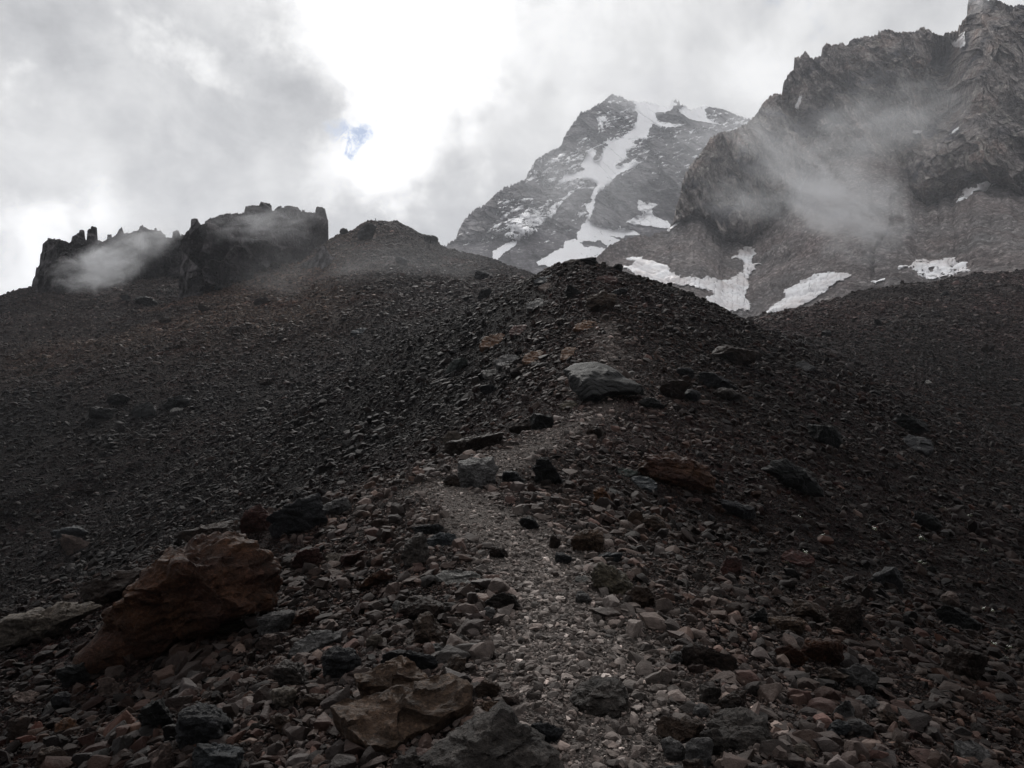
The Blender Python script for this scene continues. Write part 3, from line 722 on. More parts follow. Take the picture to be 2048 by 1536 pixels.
wall('rock_wall', [(62, 580), (66, 562), (70, 556), (72, 540), (79, 530), (80, 512), (84, 500), (85, 486), (95, 478), (106, 480), (118, 475), (122, 478), (130, 480), (138, 486), (142, 484), (144, 474), (152, 468), (160, 464), (168, 463), (171, 478), (173, 480), (175, 458), (180, 455), (190, 455), (194, 458), (195, 477), (204, 481), (212, 478), (215, 473),
                   (226, 472), (234, 466), (238, 457), (243, 453), (248, 466), (258, 467), (276, 463), (281, 455), (290, 452), (296, 457), (306, 459), (318, 460), (326, 469), (334, 473), (344, 474), (346, 462), (352, 458), (357, 459), (362, 470), (372, 473), (385, 480), (400, 500)],
     [(60, 578), (120, 586), (200, 590), (300, 560), (400, 560)], [(60, 176), (130, 172), (220, 184), (330, 198), (400, 205)], 9, 'long grey crag with small pinnacles at the far left of the hill, half veiled by mist', 1.3,
     fore=((110, 40, 6), (300, 26, 3)))
wall('rock_wall', [(358, 560), (360, 520), (362, 485), (368, 470), (378, 461), (382, 450), (382, 438), (388, 435), (395, 436), (398, 444), (402, 448), (410, 446), (416, 442), (425, 435), (445, 429), (447, 432), (470, 427), (488, 424), (491, 412), (505, 412), (517, 414), (522, 406), (526, 405), (540, 408), (543, 412), (544, 424), (548, 423), (556, 415), (575, 413), (595, 414), (606, 423),
                   (622, 424), (630, 428), (632, 418), (640, 417), (650, 416), (653, 430), (657, 445), (656, 470), (658, 488), (664, 500)],
     [(355, 590), (420, 578), (470, 552), (560, 520), (650, 495), (664, 495)], [(355, 150), (400, 150), (470, 158), (560, 180), (664, 212)], 11, 'tall dark block of cliffs with square towers beside the hilltop', 5.7,
     fore=((400, 36, 4), (520, 22, 3), (640, 12, 3)), rib=1.15)
wall('rock_outcrop', [(588, 560), (596, 545), (605, 530), (618, 520), (628, 512), (636, 500), (645, 490), (652, 492), (658, 506), (664, 512), (675, 512), (690, 516), (702, 528), (712, 546)],
     [(586, 552), (630, 552), (680, 550), (714, 545)], [(586, 165), (650, 160), (714, 166)], 7, 'pointed dark outcrop standing alone on the slope below the hilltop', 8.8, fore=((645, 18, 2),), rib=0.6)

# ------------------------------------------------------------------ rocks
def ico(level):
    bm = bmesh.new(); bmesh.ops.create_icosphere(bm, subdivisions=level, radius=1.0)
    V = np.array([v.co[:] for v in bm.verts]); Fc = np.array([[v.index for v in f.verts] for f in bm.faces]); bm.free()
    return V, Fc
ICO = {k: ico(k) for k in (2, 3, 4, 5, 6)}

def cut_shape(V, rs, k=14, lo=0.62, hi=1.0, soft=10):
    n = rs.normal(size=(k, 3)); n /= np.linalg.norm(n, axis=1)[:, None]
    n = np.concatenate([n, [[0, 0, 1], [0, 0, -1]]])
    d = np.concatenate([rs.uniform(lo, hi, k), [rs.uniform(.7, .95)] * 2])
    c = np.maximum(V @ n.T, 1e-3) / d
    r = (c ** soft).sum(1) ** (-1 / soft)
    return V * r[:, None]

def rough(P, amp, freq, seed, strata=0.0):
    u = P / np.maximum(np.linalg.norm(P, axis=1), 1e-6)[:, None]
    d = fbm(P[:, 0] * freq + seed, P[:, 1] * freq, P[:, 2] * freq, 6, 0.58) * amp + (ridged(P[:, 0] * freq * .7, P[:, 1] * freq * .7 + seed, P[:, 2] * freq * 1.6, 3) - .5) * amp * 0.5
    Q = P + u * d[:, None]
    if strata:
        w = P[:, 2] * 9 + fbm(P[:, 0] * 1.5, P[:, 1] * 1.5, P[:, 2] + seed, 2) * 2.0
        st = (np.abs((w % 1.0) - 0.5) * 2) ** 3
        Q[:, :2] *= (1 - strata * st)[:, None]
    return Q

def rot_z(a): c, s = math.cos(a), math.sin(a); return np.array([[c, -s, 0], [s, c, 0], [0, 0, 1]])
def rot_y(a): c, s = math.cos(a), math.sin(a); return np.array([[c, 0, s], [0, 1, 0], [-s, 0, c]])
def rot_x(a): c, s = math.cos(a), math.sin(a); return np.array([[1, 0, 0], [0, c, -s], [0, s, c]])

COLS = {'rust': (0.215, 0.092, 0.042), 'tan': (0.165, 0.105, 0.072), 'brown': (0.105, 0.070, 0.052), 'dkbrown': (0.062, 0.042, 0.034), 'black': (0.022, 0.021, 0.022),
        'dgrey': (0.052, 0.052, 0.056), 'grey': (0.120, 0.114, 0.112), 'slate': (0.085, 0.092, 0.100), 'pale': (0.250, 0.240, 0.225), 'red': (0.110, 0.050, 0.042),
        'pink': (0.200, 0.145, 0.125), 'green': (0.070, 0.082, 0.074), 'olive': (0.135, 0.112, 0.080), 'orange': (0.190, 0.090, 0.045), 'beige': (0.170, 0.140, 0.115), 'gbrown': (0.100, 0.084, 0.075)}

def plate(name, x0, y0, x1, y1, colour, roll, label, cat, poly, lift, seed, tilt=None, thick=0.26):
    """a broken slab: flat tilted top face, sharp rim, undercut below"""
    rs = np.random.RandomState(seed)
    cx, cy = (x0 + x1) / 2, (y0 + y1) / 2; w, h = x1 - x0, y1 - y0
    if poly is None:
        k = rs.randint(6, 9); a = np.sort((np.arange(k) + rs.uniform(-.32, .32, k)) / k * 6.283); r = rs.uniform(.72, 1.0, k)
        q = np.stack([np.cos(a) * r, np.sin(a) * r * 0.55], 1); rr = math.radians(roll); q = q @ np.array([[math.cos(rr), math.sin(rr)], [-math.sin(rr), math.cos(rr)]])
        q = (q - q.min(0)) / np.ptp(q, axis=0); poly = [(x0 + u * w, y0 + v * h * 0.82) for u, v in q]
    g = hit(cx, y1 - 0.1 * h)
    if g is None: return None
    D = g[1]; W = w / F * D
    poly = np.array(poly, float); c0 = poly.mean(0)
    dep = max(-ray(c0[0], c0[1])[1], 0.0)
    al = math.tan(math.radians(tilt if tilt is not None else 26) )
    # plane through the foot point, rising away from the viewer
    X, Z = ray(poly[:, 0], poly[:, 1]); zb = g[2] + lift; yb = g[1]
    yy = (zb - al * yb) / (Z - al)
    yy = np.clip(yy, D * 0.7, D * 1.6)
    P3 = np.stack([X * yy, yy, Z * yy], 1); c = P3.mean(0); e1 = np.array([1., 0, 0]); n = np.array([0, -al, 1.0]); n /= np.linalg.norm(n); e2 = np.cross(n, e1)
    A = np.stack([(P3 - c) @ e1, (P3 - c) @ e2], 1)
    NA = 120; th = np.arange(NA) / NA * 2 * math.pi; ux, uy = np.cos(th), np.sin(th); r = np.zeros(NA)
    for i in range(len(A)):
        a, b = A[i], A[(i + 1) % len(A)]; ex, ey = b - a; den = ux * ey - uy * ex
        with np.errstate(all='ignore'): tt = (a[0] * ey - a[1] * ex) / den; ss = (a[0] * uy - a[1] * ux) / den
        ok = (np.abs(den) > 1e-9) & (tt > 0) & (ss >= -1e-6) & (ss <= 1 + 1e-6); r = np.where(ok, np.maximum(r, tt), r)
    r *= 1 + 0.05 * fbm(ux * 2.5 + seed, uy * 2.5, 0 * ux, 3)
    T_ = thick * W
    prof = [(k / 14, 0.0) for k in range(0, 14)] + [(0.985, -0.01), (1.0, -0.06), (0.99, -0.3), (0.965, -0.5), (0.93, -0.8), (0.86, -1.0), (0.74, -1.35), (0.6, -1.7), (0.4, -2.1), (0.0, -2.2)]
    V = []
    for k, (f, dz) in enumerate(prof):
        a = ux * r * f; b = uy * r * f
        hn = fbm(a / W * 3 + seed, b / W * 3, 0 * a + 2, 5, 0.65) * 0.03 * W + facet(a / W * 3.3 + .5 * b / W, b / W * 6, seed % 29, 0.8) * 0.05 * W + facet(a / W * 9, b / W * 15, seed % 17, 0.8) * 0.016 * W
        hn = hn if dz > -0.2 else hn * 0.6
        V.append(c + a[:, None] * e1 + b[:, None] * e2 + (hn + dz * T_)[:, None] * n + (0 if dz > -0.2 else 1) * np.stack([fbm(a / W * 8, b / W * 8, 0 * a + dz * 4, 3) * 0.03 * W] * 3, 1))
    V = np.array(V); R = len(prof)
    i = np.arange(R * NA).reshape(R, NA); j = np.roll(i, -1, 1)
    Fq = np.stack([i[:-1], i[1:], j[1:], j[:-1]], -1).reshape(-1, 4)
    o0 = c.copy(); P = V.reshape(-1, 3) - o0
    me = mesh_from(name, P, Fq, True)
    nz = fbm(P[:, 0] / W * 3, P[:, 1] / W * 3, P[:, 2] / W * 7 + seed, 3)[:, None]
    add_col(me, np.clip(np.array(COLS[colour]) * 1.15 * (1 + 0.4 * nz), 0.006, 1)); me.set_sharp_from_angle(angle=math.radians(36))
    o = link(name, me, M_HERO, label, cat); o.location = o0
    HERO.append((o0[0], o0[1] - W * 0.1, W * 0.55)); HERO_L.append((cx, cy, label))
    return o

def rock(name, x0, y0, x1, y1, kind, colour, roll, label, cat='rock', seed=None, poly=None, lean=None, lift=0.0, depth=None, level=None, am=1.0):
    """a rock fitted to its bounding box in the photo, resting where its foot meets the ground"""
    seed = seed if seed is not None else int(x0 * 7 + y0 * 13) % 9973
    if kind == 'slab': return plate(name, x0, y0, x1, y1, colour, roll, label, cat, poly, lift, seed)
    rs = np.random.RandomState(seed)
    cx, cy = (x0 + x1) / 2, (y0 + y1) / 2; w, h = x1 - x0, y1 - y0
    g = hit(cx, y1 - 0.12 * h)
    if g is None: return None
    D = g[1]; W = w / F * D; HH = h / F * D
    lv = level or (6 if w > 60 else 5 if w > 24 else 4)
    V, Fc = ICO[lv]
    if kind == 'slab': dp, kk, l0 = min(W * 0.95, HH * 1.8), 12, 0.9
    elif kind == 'block': dp, kk, l0 = W * 0.85, 13, 0.22
    elif kind == 'long': dp, kk, l0 = min(W * .55, HH * 1.5), 13, 0.3
    elif kind == 'point': dp, kk, l0 = W * 0.8, 11, 0.3
    else: dp, kk, l0 = W * 0.9, 20, 0.25
    if depth: dp = depth * W
    l0 = l0 if lean is None else lean
    if poly is None:
        if kind in ('slab', 'block', 'long'): U = cut_shape(V, rs, kk, 0.62, 0.95, 40)
        elif kind == 'point':
            U = cut_shape(V, rs, kk, 0.62, 0.9, 40); U[:, 0] *= 1 - 0.55 * np.clip(U[:, 2], 0, 1)
        else: U = cut_shape(V, rs, kk, 0.75, 1.0, 8)
        ex = np.abs(U).max(0); U = U / ex
        U = U @ rot_y(-math.radians(roll) * (0.0)).T
        U[:, 1] -= l0 * U[:, 2] * 0.6
        P = U * np.array([W / 2, dp / 2, HH / 2])
        if roll:
            a = math.radians(roll); k = HH / W
            P = np.stack([U[:, 0] * W / 2, U[:, 1] * dp / 2, U[:, 2] * HH / 2 * 0.62], 1) @ rot_y(a).T
            P *= np.array([W / (np.ptp(P[:, 0]) + 1e-6), 1, HH / (np.ptp(P[:, 2]) + 1e-6)])
            P -= np.array([(P[:, 0].max() + P[:, 0].min()) / 2, 0, (P[:, 2].max() + P[:, 2].min()) / 2])
    else:
        q = np.array(poly, float); q[:, 0] = (q[:, 0] - cx) / w * 2; q[:, 1] = -(q[:, 1] - cy) / h * 2
        c0 = q.mean(0)
        ang = np.arctan2(V[:, 2], V[:, 0])
        # distance from the centre to the outline in every direction
        r = np.full(len(V), 0.0); ux, uy = np.cos(ang), np.sin(ang)
        for i in range(len(q)):
            a, b = q[i] - c0, q[(i + 1) % len(q)] - c0
            ex, ey = b - a
            den = ux * ey - uy * ex
            with np.errstate(all='ignore'):
                tt = (a[0] * ey - a[1] * ex) / den; ss = (a[0] * uy - a[1] * ux) / den
            ok = (np.abs(den) > 1e-9) & (tt > 0) & (ss >= -1e-6) & (ss <= 1 + 1e-6)
            r = np.where(ok, np.maximum(r, tt), r)
        U0 = cut_shape(V, rs, 12, 0.55, 1.0, 40); fac = np.clip(np.linalg.norm(U0, axis=1), 0.5, 1.05)
        rho = np.sqrt(np.clip(V[:, 0] ** 2 + V[:, 2] ** 2, 0, 1)) ** 0.75
        dy = V[:, 1] * fac
        U = np.stack([c0[0] + ux * r * rho, dy, c0[1] + uy * r * rho], 1)
        U[:, 1] -= l0 * U[:, 2] * -1.0
        P = U * np.array([W / 2, dp / 2, HH / 2])
    s = (W * HH) ** 0.5
    P = rough(P / s, 0.075 * am, 3.4, seed % 97, 0.035 if kind in ('slab', 'long') or poly is not None else 0.0) * s
    fq = P / s
    P = P + (P / np.maximum(np.linalg.norm(P, axis=1), 1e-6)[:, None]) * (facet(fq[:, 0] * 3.2 + fq[:, 1] * 1.3, fq[:, 2] * 4.2 + fq[:, 1] * 1.7, seed % 31, 1.1) * 0.035 * am * s)[:, None]
    X, Z = ray(cx, cy); Dm = D + dp * 0.12
    c = np.array([X * Dm, Dm, Z * Dm])
    bot = c[2] + P[:, 2].min(); gz = float(H(c[0], c[1] - 0.0)) + lift
    P[:, 2] = np.where(P[:, 2] < 0, P[:, 2] * 1.12, P[:, 2])
    me = mesh_from(name, P, Fc, True)
    n = fbm(P[:, 0] / s * 2, P[:, 1] / s * 2, P[:, 2] / s * 4 + seed, 3)[:, None]
    add_col(me, np.clip(np.array(COLS[colour]) * (1 + 0.35 * n), 0.008, 1))
    if kind != 'round' : me.set_sharp_from_angle(angle=math.radians(38))
    o = link(name, me, M_HERO, label, cat)
    o.location = c
    HERO.append((c[0], c[1], max(W, dp) * 0.42)); HERO_L.append((cx, cy, label))
    return o
for _k in COLS: COLS[_k] = tuple(v * (0.42 if _k in ('pale', 'beige', 'grey') else 0.31 if _k != 'rust' else 0.155) for v in COLS[_k])
HERO = []; HERO_L = []

R_ = [
 # foreground, left to right
 ('boulder', 180, 1080, 553, 1318, 'block', 'rust', 0, 'largest rust red boulder, wedge shaped, at the lower left', 'boulder', dict(poly=[(182, 1312), (190, 1280), (250, 1205), (300, 1160), (335, 1110), (375, 1085), (430, 1080), (475, 1090), (500, 1118), (535, 1155), (553, 1190), (545, 1215), (470, 1225), (420, 1240), (330, 1285), (250, 1310)], lean=0.35, depth=0.55)),
 ('slab', 655, 1345, 952, 1500, 'slab', 'tan', 0, 'broad tan slab with a pointed front edge, under a smaller slab, near the bottom', 'rock', dict(poly=[(655, 1410), (690, 1395), (760, 1380), (840, 1358), (900, 1345), (952, 1372), (940, 1410), (880, 1440), (815, 1462), (790, 1490), (740, 1495), (690, 1460), (665, 1425)], lean=1.3, depth=0.6, lift=0.10)),
 ('slab', 703, 1308, 868, 1378, 'slab', 'tan', 0, 'smaller tan slab lying on top of the broad tan slab', 'rock', dict(poly=[(703, 1348), (760, 1330), (805, 1309), (845, 1340), (868, 1362), (820, 1375), (760, 1372), (715, 1368)], lean=1.0, depth=0.6, lift=0.30)),
 ('rock', 850, 1438, 1140, 1560, 'block', 'gbrown', 0, 'rough brown grey boulder cut off by the bottom edge beside the path', 'boulder', dict(poly=[(850, 1510), (900, 1480), (960, 1450), (1000, 1440), (1040, 1465), (1090, 1490), (1140, 1530), (1130, 1560), (860, 1560)], lean=1.0, depth=.5)),
 ('rock', 785, 1510, 845, 1560, 'block', 'gbrown', -12, 'small pointed stone at the bottom edge left of the brown grey boulder', 'rock', {}),
 ('rock', 277, 1393, 347, 1470, 'point', 'black', 0, 'black angular upright stone in the bottom left', 'rock', {}),
 ('boulder', 355, 1412, 457, 1500, 'round', 'dgrey', 0, 'rounded dark grey boulder right of the black upright stone', 'boulder', {}),
 ('rock', 300, 1488, 368, 1545, 'block', 'pink', 0, 'pinkish block at the bottom edge, left of the bluish rock', 'rock', {}),
 ('rock', 382, 1492, 492, 1556, 'block', 'slate', 0, 'bluish grey rough rock at the bottom edge below the dark grey boulder', 'rock', {}),
 ('rock', 118, 1328, 194, 1374, 'block', 'black', -6, 'flat black block below the left foot of the rust red boulder', 'rock', {}),
 ('rock', 60, 1498, 130, 1550, 'block', 'brown', 0, 'brown red rock in the bottom left corner', 'rock', {}),
 ('rock', 0, 1440, 50, 1495, 'block', 'dkbrown', 0, 'dark brown rock cut by the left edge near the bottom corner', 'rock', {}),
 ('rock', 24, 1380, 80, 1412, 'slab', 'pink', -14, 'pinkish flat stone near the left edge', 'rock', {}),
 ('rock', 98, 1385, 155, 1425, 'block', 'dgrey', 0, 'dark stone below the flat black block', 'rock', {}),
 ('rock', 105, 1440, 155, 1470, 'block', 'orange', 0, 'small orange stone in the bottom left', 'rock', {}),
 ('rock', 205, 1355, 245, 1395, 'block', 'pink', 0, 'small pinkish stone between the black block and the black upright stone', 'rock', {}),
 ('rock', 0, 1205, 205, 1290, 'long', 'beige', -20, 'long beige slab running up from the left edge', 'rock', {}),
 ('rock', 152, 1143, 278, 1212, 'long', 'dkbrown', -14, 'low dark brown rock just left of the rust red boulder', 'rock', {}),
 ('rock', 112, 1052, 172, 1086, 'round', 'slate', -8, 'rounded bluish grey stone behind the reddish one on the left slope', 'rock', {}),
 ('rock', 122, 1068, 190, 1108, 'long', 'pink', -12, 'reddish oblong stone in front of a bluish grey stone', 'rock', {}),
 ('rock', 345, 1043, 482, 1090, 'block', 'dkbrown', -4, 'crumbly dark red rock behind the top of the rust red boulder', 'rock', {}),
 ('rock', 535, 990, 650, 1078, 'long', 'dgrey', -30, 'dark grey slab leaning up to the right, behind the rust red boulder', 'rock', {}),
 ('rock', 480, 1010, 545, 1070, 'long', 'red', -25, 'dark red slab beside the dark grey leaning slab', 'rock', {}),
 ('rock', 640, 995, 705, 1032, 'long', 'grey', -18, 'layered grey stone right of the dark grey leaning slab', 'rock', {}),
 ('rock', 574, 1258, 684, 1314, 'slab', 'grey', -12, 'arched grey slab with layered edge in front of a smooth dark rock', 'rock', dict(poly=[(575, 1308), (590, 1285), (625, 1265), (684, 1258), (680, 1275), (640, 1290), (600, 1312)], lean=1.0, depth=.5)),
 ('rock', 640, 1295, 722, 1362, 'round', 'dgrey', 0, 'smooth dark rock below the arched grey slab', 'rock', {}),
 ('rock', 552, 1326, 620, 1380, 'block', 'gbrown', 0, 'brown grey block left of the smooth dark rock', 'rock', {}),
 ('rock', 543, 1376, 592, 1420, 'round', 'beige', 0, 'pale rounded stone below the brown grey block', 'rock', {}),
 ('rock', 598, 1390, 652, 1418, 'block', 'brown', 0, 'flat brown stone right of the pale rounded stone', 'rock', {}),
 ('rock', 538, 1428, 585, 1468, 'block', 'brown', 10, 'brown stone left of the broad tan slab', 'rock', {}),
 ('rock', 515, 1222, 592, 1268, 'block', 'grey', -8, 'grey and rust stone at the right foot of the rust red boulder', 'rock', {}),
 ('rock', 570, 1215, 640, 1250, 'block', 'rust', -10, 'orange brown stone right of the rust red boulder', 'rock', {}),
 ('rock', 510, 1268, 562, 1305, 'block', 'pink', -10, 'pinkish brown stone left of the arched grey slab', 'rock', {}),
 ('rock', 420, 1240, 490, 1270, 'block', 'olive', -10, 'light olive stone along the lower edge of the rust red boulder', 'rock', {}),
 ('rock', 258, 1262, 322, 1308, 'block', 'brown', -8, 'brown stone in the hollow under the rust red boulder', 'rock', {}),
 ('rock', 800, 1196, 905, 1244, 'round', 'dkbrown', 6, 'low domed dark brown rock above the pointed rust brown rock', 'rock', {}),
 ('rock', 808, 1226, 900, 1290, 'point', 'brown', 8, 'pointed rust brown rock left of the path', 'rock', dict(poly=[(808, 1280), (830, 1265), (838, 1232), (856, 1227), (875, 1245), (893, 1275), (900, 1288), (850, 1286)], lean=0.3)),
 ('rock', 765, 1300, 880, 1350, 'long', 'dgrey', 5, 'long layered dark rock behind the upper tan slab', 'rock', {}),
 ('rock', 878, 1312, 932, 1356, 'block', 'brown', 10, 'brown rock touching the right side of the tan slabs', 'rock', {}),
 ('rock', 732, 1268, 768, 1300, 'round', 'beige', 0, 'light round stone behind the tan slabs', 'rock', {}),
 ('rock', 848, 1288, 890, 1316, 'round', 'grey', 0, 'grey round stone in front of the pointed rust brown rock', 'rock', {}),
 ('rock', 785, 1202, 812, 1230, 'round', 'pale', 0, 'light round stone left of the domed dark brown rock', 'rock', {}),
 ('rock', 952, 1362, 1000, 1400, 'block', 'brown', 5, 'brown stone right of the broad tan slab', 'rock', {}),
 ('rock', 948, 1400, 1004, 1432, 'block', 'tan', 5, 'tan stone below the brown stone beside the broad tan slab', 'rock', {}),
 ('rock', 1005, 1390, 1050, 1422, 'block', 'pink', 0, 'pinkish angular stone on the left edge of the path', 'rock', {}),
 ('rock', 802, 1066, 857, 1137, 'point', 'gbrown', 0, 'upright pointed grey brown stone left of the path', 'rock', dict(poly=[(802, 1112), (815, 1085), (830, 1070), (845, 1066), (852, 1085), (857, 1130), (835, 1137), (808, 1122)], lean=0.35, depth=.8)),
 ('rock', 850, 1068, 918, 1096, 'long', 'slate', 0, 'dark slate lying right of the upright pointed stone', 'rock', {}),
 ('rock', 825, 1048, 890, 1072, 'long', 'dgrey', -6, 'dark layered stone behind the upright pointed stone', 'rock', {}),
 ('rock', 745, 1038, 786, 1064, 'point', 'pink', 0, 'pinkish pyramid shaped stone left of the upright pointed stone', 'rock', {}),
 ('slab', 868, 1138, 968, 1176, 'slab', 'pale', 0, 'flat pale grey slab on the left side of the path', 'rock', dict(poly=[(868, 1153), (885, 1142), (940, 1139), (962, 1150), (955, 1168), (920, 1175), (890, 1166)], lean=1.2, depth=.6)),
 ('rock', 962, 1184, 1038, 1224, 'long', 'gbrown', 12, 'wedge shaped brown stone at the left edge of the path', 'rock', {}),
 ('rock', 965, 1214, 992, 1244, 'round', 'grey', 0, 'small grey stone below the wedge shaped brown stone', 'rock', {}),
 ('rock', 650, 1105, 700, 1132, 'slab', 'beige', 6, 'light flat topped stone right of the rust red boulder', 'rock', {}),
 ('rock', 585, 1095, 650, 1140, 'block', 'red', -8, 'dark red rock right of the rust red boulder top', 'rock', {}),
 ('rock', 680, 1100, 730, 1135, 'block', 'red', -14, 'reddish rock beside the light flat topped stone', 'rock', {}),
 ('rock', 715, 1140, 790, 1178, 'long', 'rust', -24, 'long rust coloured rock leaning right, left of the pale slab', 'rock', {}),
 # on and by the path
 ('rock', 1183, 1124, 1270, 1192, 'block', 'olive', 12, 'olive brown block on the right edge of the path', 'rock', dict(poly=[(1185, 1165), (1188, 1138), (1205, 1125), (1235, 1142), (1262, 1165), (1270, 1185), (1225, 1192), (1200, 1182)], lean=0.4, depth=.7)),
 ('rock', 1254, 1172, 1314, 1218, 'block', 'brown', 0, 'square brown block touching the olive brown block', 'rock', {}),
 ('rock', 1140, 1058, 1208, 1106, 'block', 'tan', -14, 'tan topped stone right of the path above the olive block', 'rock', {}),
 ('rock', 1040, 1034, 1078, 1060, 'round', 'black', 0, 'small black stone on the path', 'rock', {}),
 ('rock', 976, 1094, 1018, 1118, 'long', 'dkbrown', 8, 'small dark brown stone in the middle of the path', 'rock', {}),
 ('rock', 1095, 1068, 1120, 1100, 'block', 'dkbrown', 0, 'dark reddish stone on the right edge of the path', 'rock', {}),
 ('rock', 1110, 1106, 1142, 1128, 'round', 'dgrey', 6, 'grey stone on the path below the dark reddish stone', 'rock', {}),
 ('rock', 1192, 1104, 1244, 1126, 'long', 'slate', -6, 'thin dark slate behind the olive brown block', 'rock', {}),
 ('rock', 1250, 1020, 1288, 1054, 'point', 'tan', -20, 'tan pointed stone leaning on a brown one', 'rock', {}),
 ('rock', 1284, 1030, 1332, 1066, 'block', 'brown', 10, 'brown stone under the tan pointed stone', 'rock', {}),
 ('rock', 1145, 1182, 1184, 1208, 'round', 'grey', 0, 'rounded grey stone on the right side of the path', 'rock', {}),
 ('rock', 1150, 1150, 1180, 1168, 'slab', 'pale', 0, 'pale flat stone left of the olive brown block', 'rock', {}),
 ('rock', 914, 914, 1000, 982, 'block', 'grey', 0, 'square grey brown boulder with a light top above the path bend', 'boulder', dict(poly=[(915, 925), (945, 917), (985, 917), (996, 940), (990, 962), (965, 980), (925, 976), (914, 950)], lean=0.6, depth=.8, am=0.6)),
 ('rock', 888, 948, 925, 976, 'block', 'dkbrown', 0, 'dark red brown stone left of the square boulder', 'rock', {}),
 ('rock', 1044, 916, 1130, 974, 'block', 'black', 0, 'black ledged boulder above the path', 'boulder', dict(lean=0.3)),
 ('rock', 995, 942, 1048, 972, 'block', 'dgrey', 0, 'dark grey stones between the square boulder and the black ledged one', 'rock', {}),
 ('boulder', 1278, 906, 1428, 978, 'long', 'rust', 10, 'long rounded rusty brown boulder right of the path', 'boulder', dict(poly=[(1280, 935), (1290, 915), (1325, 908), (1370, 918), (1410, 935), (1428, 955), (1422, 976), (1370, 973), (1310, 958), (1284, 948)], lean=0.35, depth=.5)),
 ('rock', 1230, 936, 1276, 958, 'slab', 'green', 8, 'greenish flat stone left of the long rusty boulder', 'rock', {}),
 ('rock', 1262, 952, 1315, 986, 'slab', 'slate', 30, 'slate coloured slab sloping down in front of the long rusty boulder', 'rock', {}),
 ('boulder', 1530, 920, 1642, 990, 'long', 'black', 22, 'black curved slab on the right slope', 'boulder', dict(poly=[(1530, 940), (1545, 925), (1575, 922), (1605, 938), (1632, 965), (1642, 988), (1600, 982), (1560, 960)], lean=0.4, depth=.5)),
 ('boulder', 1128, 718, 1284, 800, 'block', 'black', 0, 'biggest dark grey boulder with a smooth sloping top, high on the ridge', 'boulder', dict(poly=[(1130, 738), (1150, 724), (1195, 719), (1222, 730), (1250, 755), (1282, 770), (1270, 785), (1215, 788), (1185, 800), (1160, 798), (1140, 775)], lean=1.1, depth=.7, am=0.45)),
 ('rock', 1262, 768, 1296, 795, 'block', 'black', 0, 'small black stone at the right end of the big dark grey boulder', 'rock', {}),
 ('boulder', 1172, 583, 1234, 624, 'block', 'brown', 4, 'brown boulder near the top of the near ridge', 'boulder', dict(poly=[(1173, 605), (1182, 592), (1205, 584), (1228, 590), (1234, 606), (1220, 618), (1190, 621), (1175, 622)], lean=0.3, depth=.8)),
 ('rock', 958, 666, 1020, 702, 'slab', 'orange', -25, 'orange brown slab on the upper left side of the ridge', 'rock', {}),
 ('rock', 1044, 700, 1090, 732, 'slab', 'orange', -22, 'orange brown slab left of the big dark grey boulder', 'rock', {}),
 ('rock', 1120, 694, 1152, 726, 'slab', 'orange', -35, 'small orange slab just above the big dark grey boulder', 'rock', {}),
 ('rock', 1146, 640, 1200, 666, 'slab', 'orange', -8, 'flat orange brown slab in the middle of the upper ridge', 'rock', {}),
 ('rock', 1018, 648, 1062, 674, 'slab', 'red', -15, 'dark red slab above the orange slabs', 'rock', {}),
 ('rock', 888, 716, 934, 748, 'block', 'green', -14, 'dark greenish boulder on the left flank of the ridge', 'rock', {}),
 ('rock', 988, 708, 1040, 738, 'slab', 'grey', -22, 'grey leaning slab between the orange slabs', 'rock', {}),
 ('rock', 965, 738, 1008, 754, 'slab', 'pale', -14, 'thin pale slab below the grey leaning slab', 'rock', {}),
 ('rock', 958, 768, 1002, 790, 'block', 'dgrey', 0, 'dark stone with a pale rim left of the big dark grey boulder', 'rock', {}),
 ('rock', 888, 865, 1008, 912, 'long', 'dkbrown', -8, 'long dark brown slab above the path bend', 'rock', {}),
 ('rock', 885, 862, 925, 905, 'long', 'beige', -38, 'narrow light slab leaning on the left end of the long dark slab', 'rock', {}),
 ('rock', 1062, 828, 1112, 862, 'block', 'black', 8, 'black stone on the left side of the upper path', 'rock', {}),
 ('rock', 1018, 835, 1085, 868, 'long', 'dkbrown', -10, 'brown leaning slab beside the black stone at the upper path', 'rock', {}),
 ('rock', 1164, 852, 1208, 878, 'block', 'dkbrown', 0, 'dark brown stone on the upper path', 'rock', {}),
 ('rock', 1118, 800, 1156, 822, 'slab', 'olive', -6, 'yellowish brown stone below the big dark grey boulder', 'rock', {}),
 ('rock', 1398, 744, 1474, 782, 'long', 'dgrey', 16, 'dark wedge shaped slab right of the big grey boulder', 'rock', {}),
 ('rock', 1352, 736, 1396, 756, 'block', 'dgrey', 0, 'flat topped dark stone above the wedge shaped slab', 'rock', {}),
 ('rock', 1318, 760, 1374, 802, 'block', 'dkbrown', 6, 'crumbly brown boulder right of the big grey boulder', 'rock', {}),
 ('rock', 1368, 780, 1402, 804, 'round', 'dgrey', 0, 'dark round stone next to the crumbly brown boulder', 'rock', {}),
 ('rock', 1430, 776, 1484, 800, 'round', 'gbrown', 4, 'pair of rounded brown grey stones below the wedge shaped slab', 'rock', {}),
 ('rock', 1275, 795, 1328, 818, 'block', 'black', 4, 'low black stone in front of the crumbly brown boulder', 'rock', {}),
 ('boulder', 1430, 690, 1520, 732, 'block', 'dkbrown', 8, 'dark brown boulder on the right edge of the upper ridge', 'boulder', {}),
 ('rock', 1590, 722, 1632, 746, 'slab', 'dgrey', 14, 'dark slab on the right skyline flank', 'rock', {}),
 ('rock', 1622, 850, 1686, 894, 'block', 'black', 6, 'square black block with a light top on the right slope', 'rock', {}),
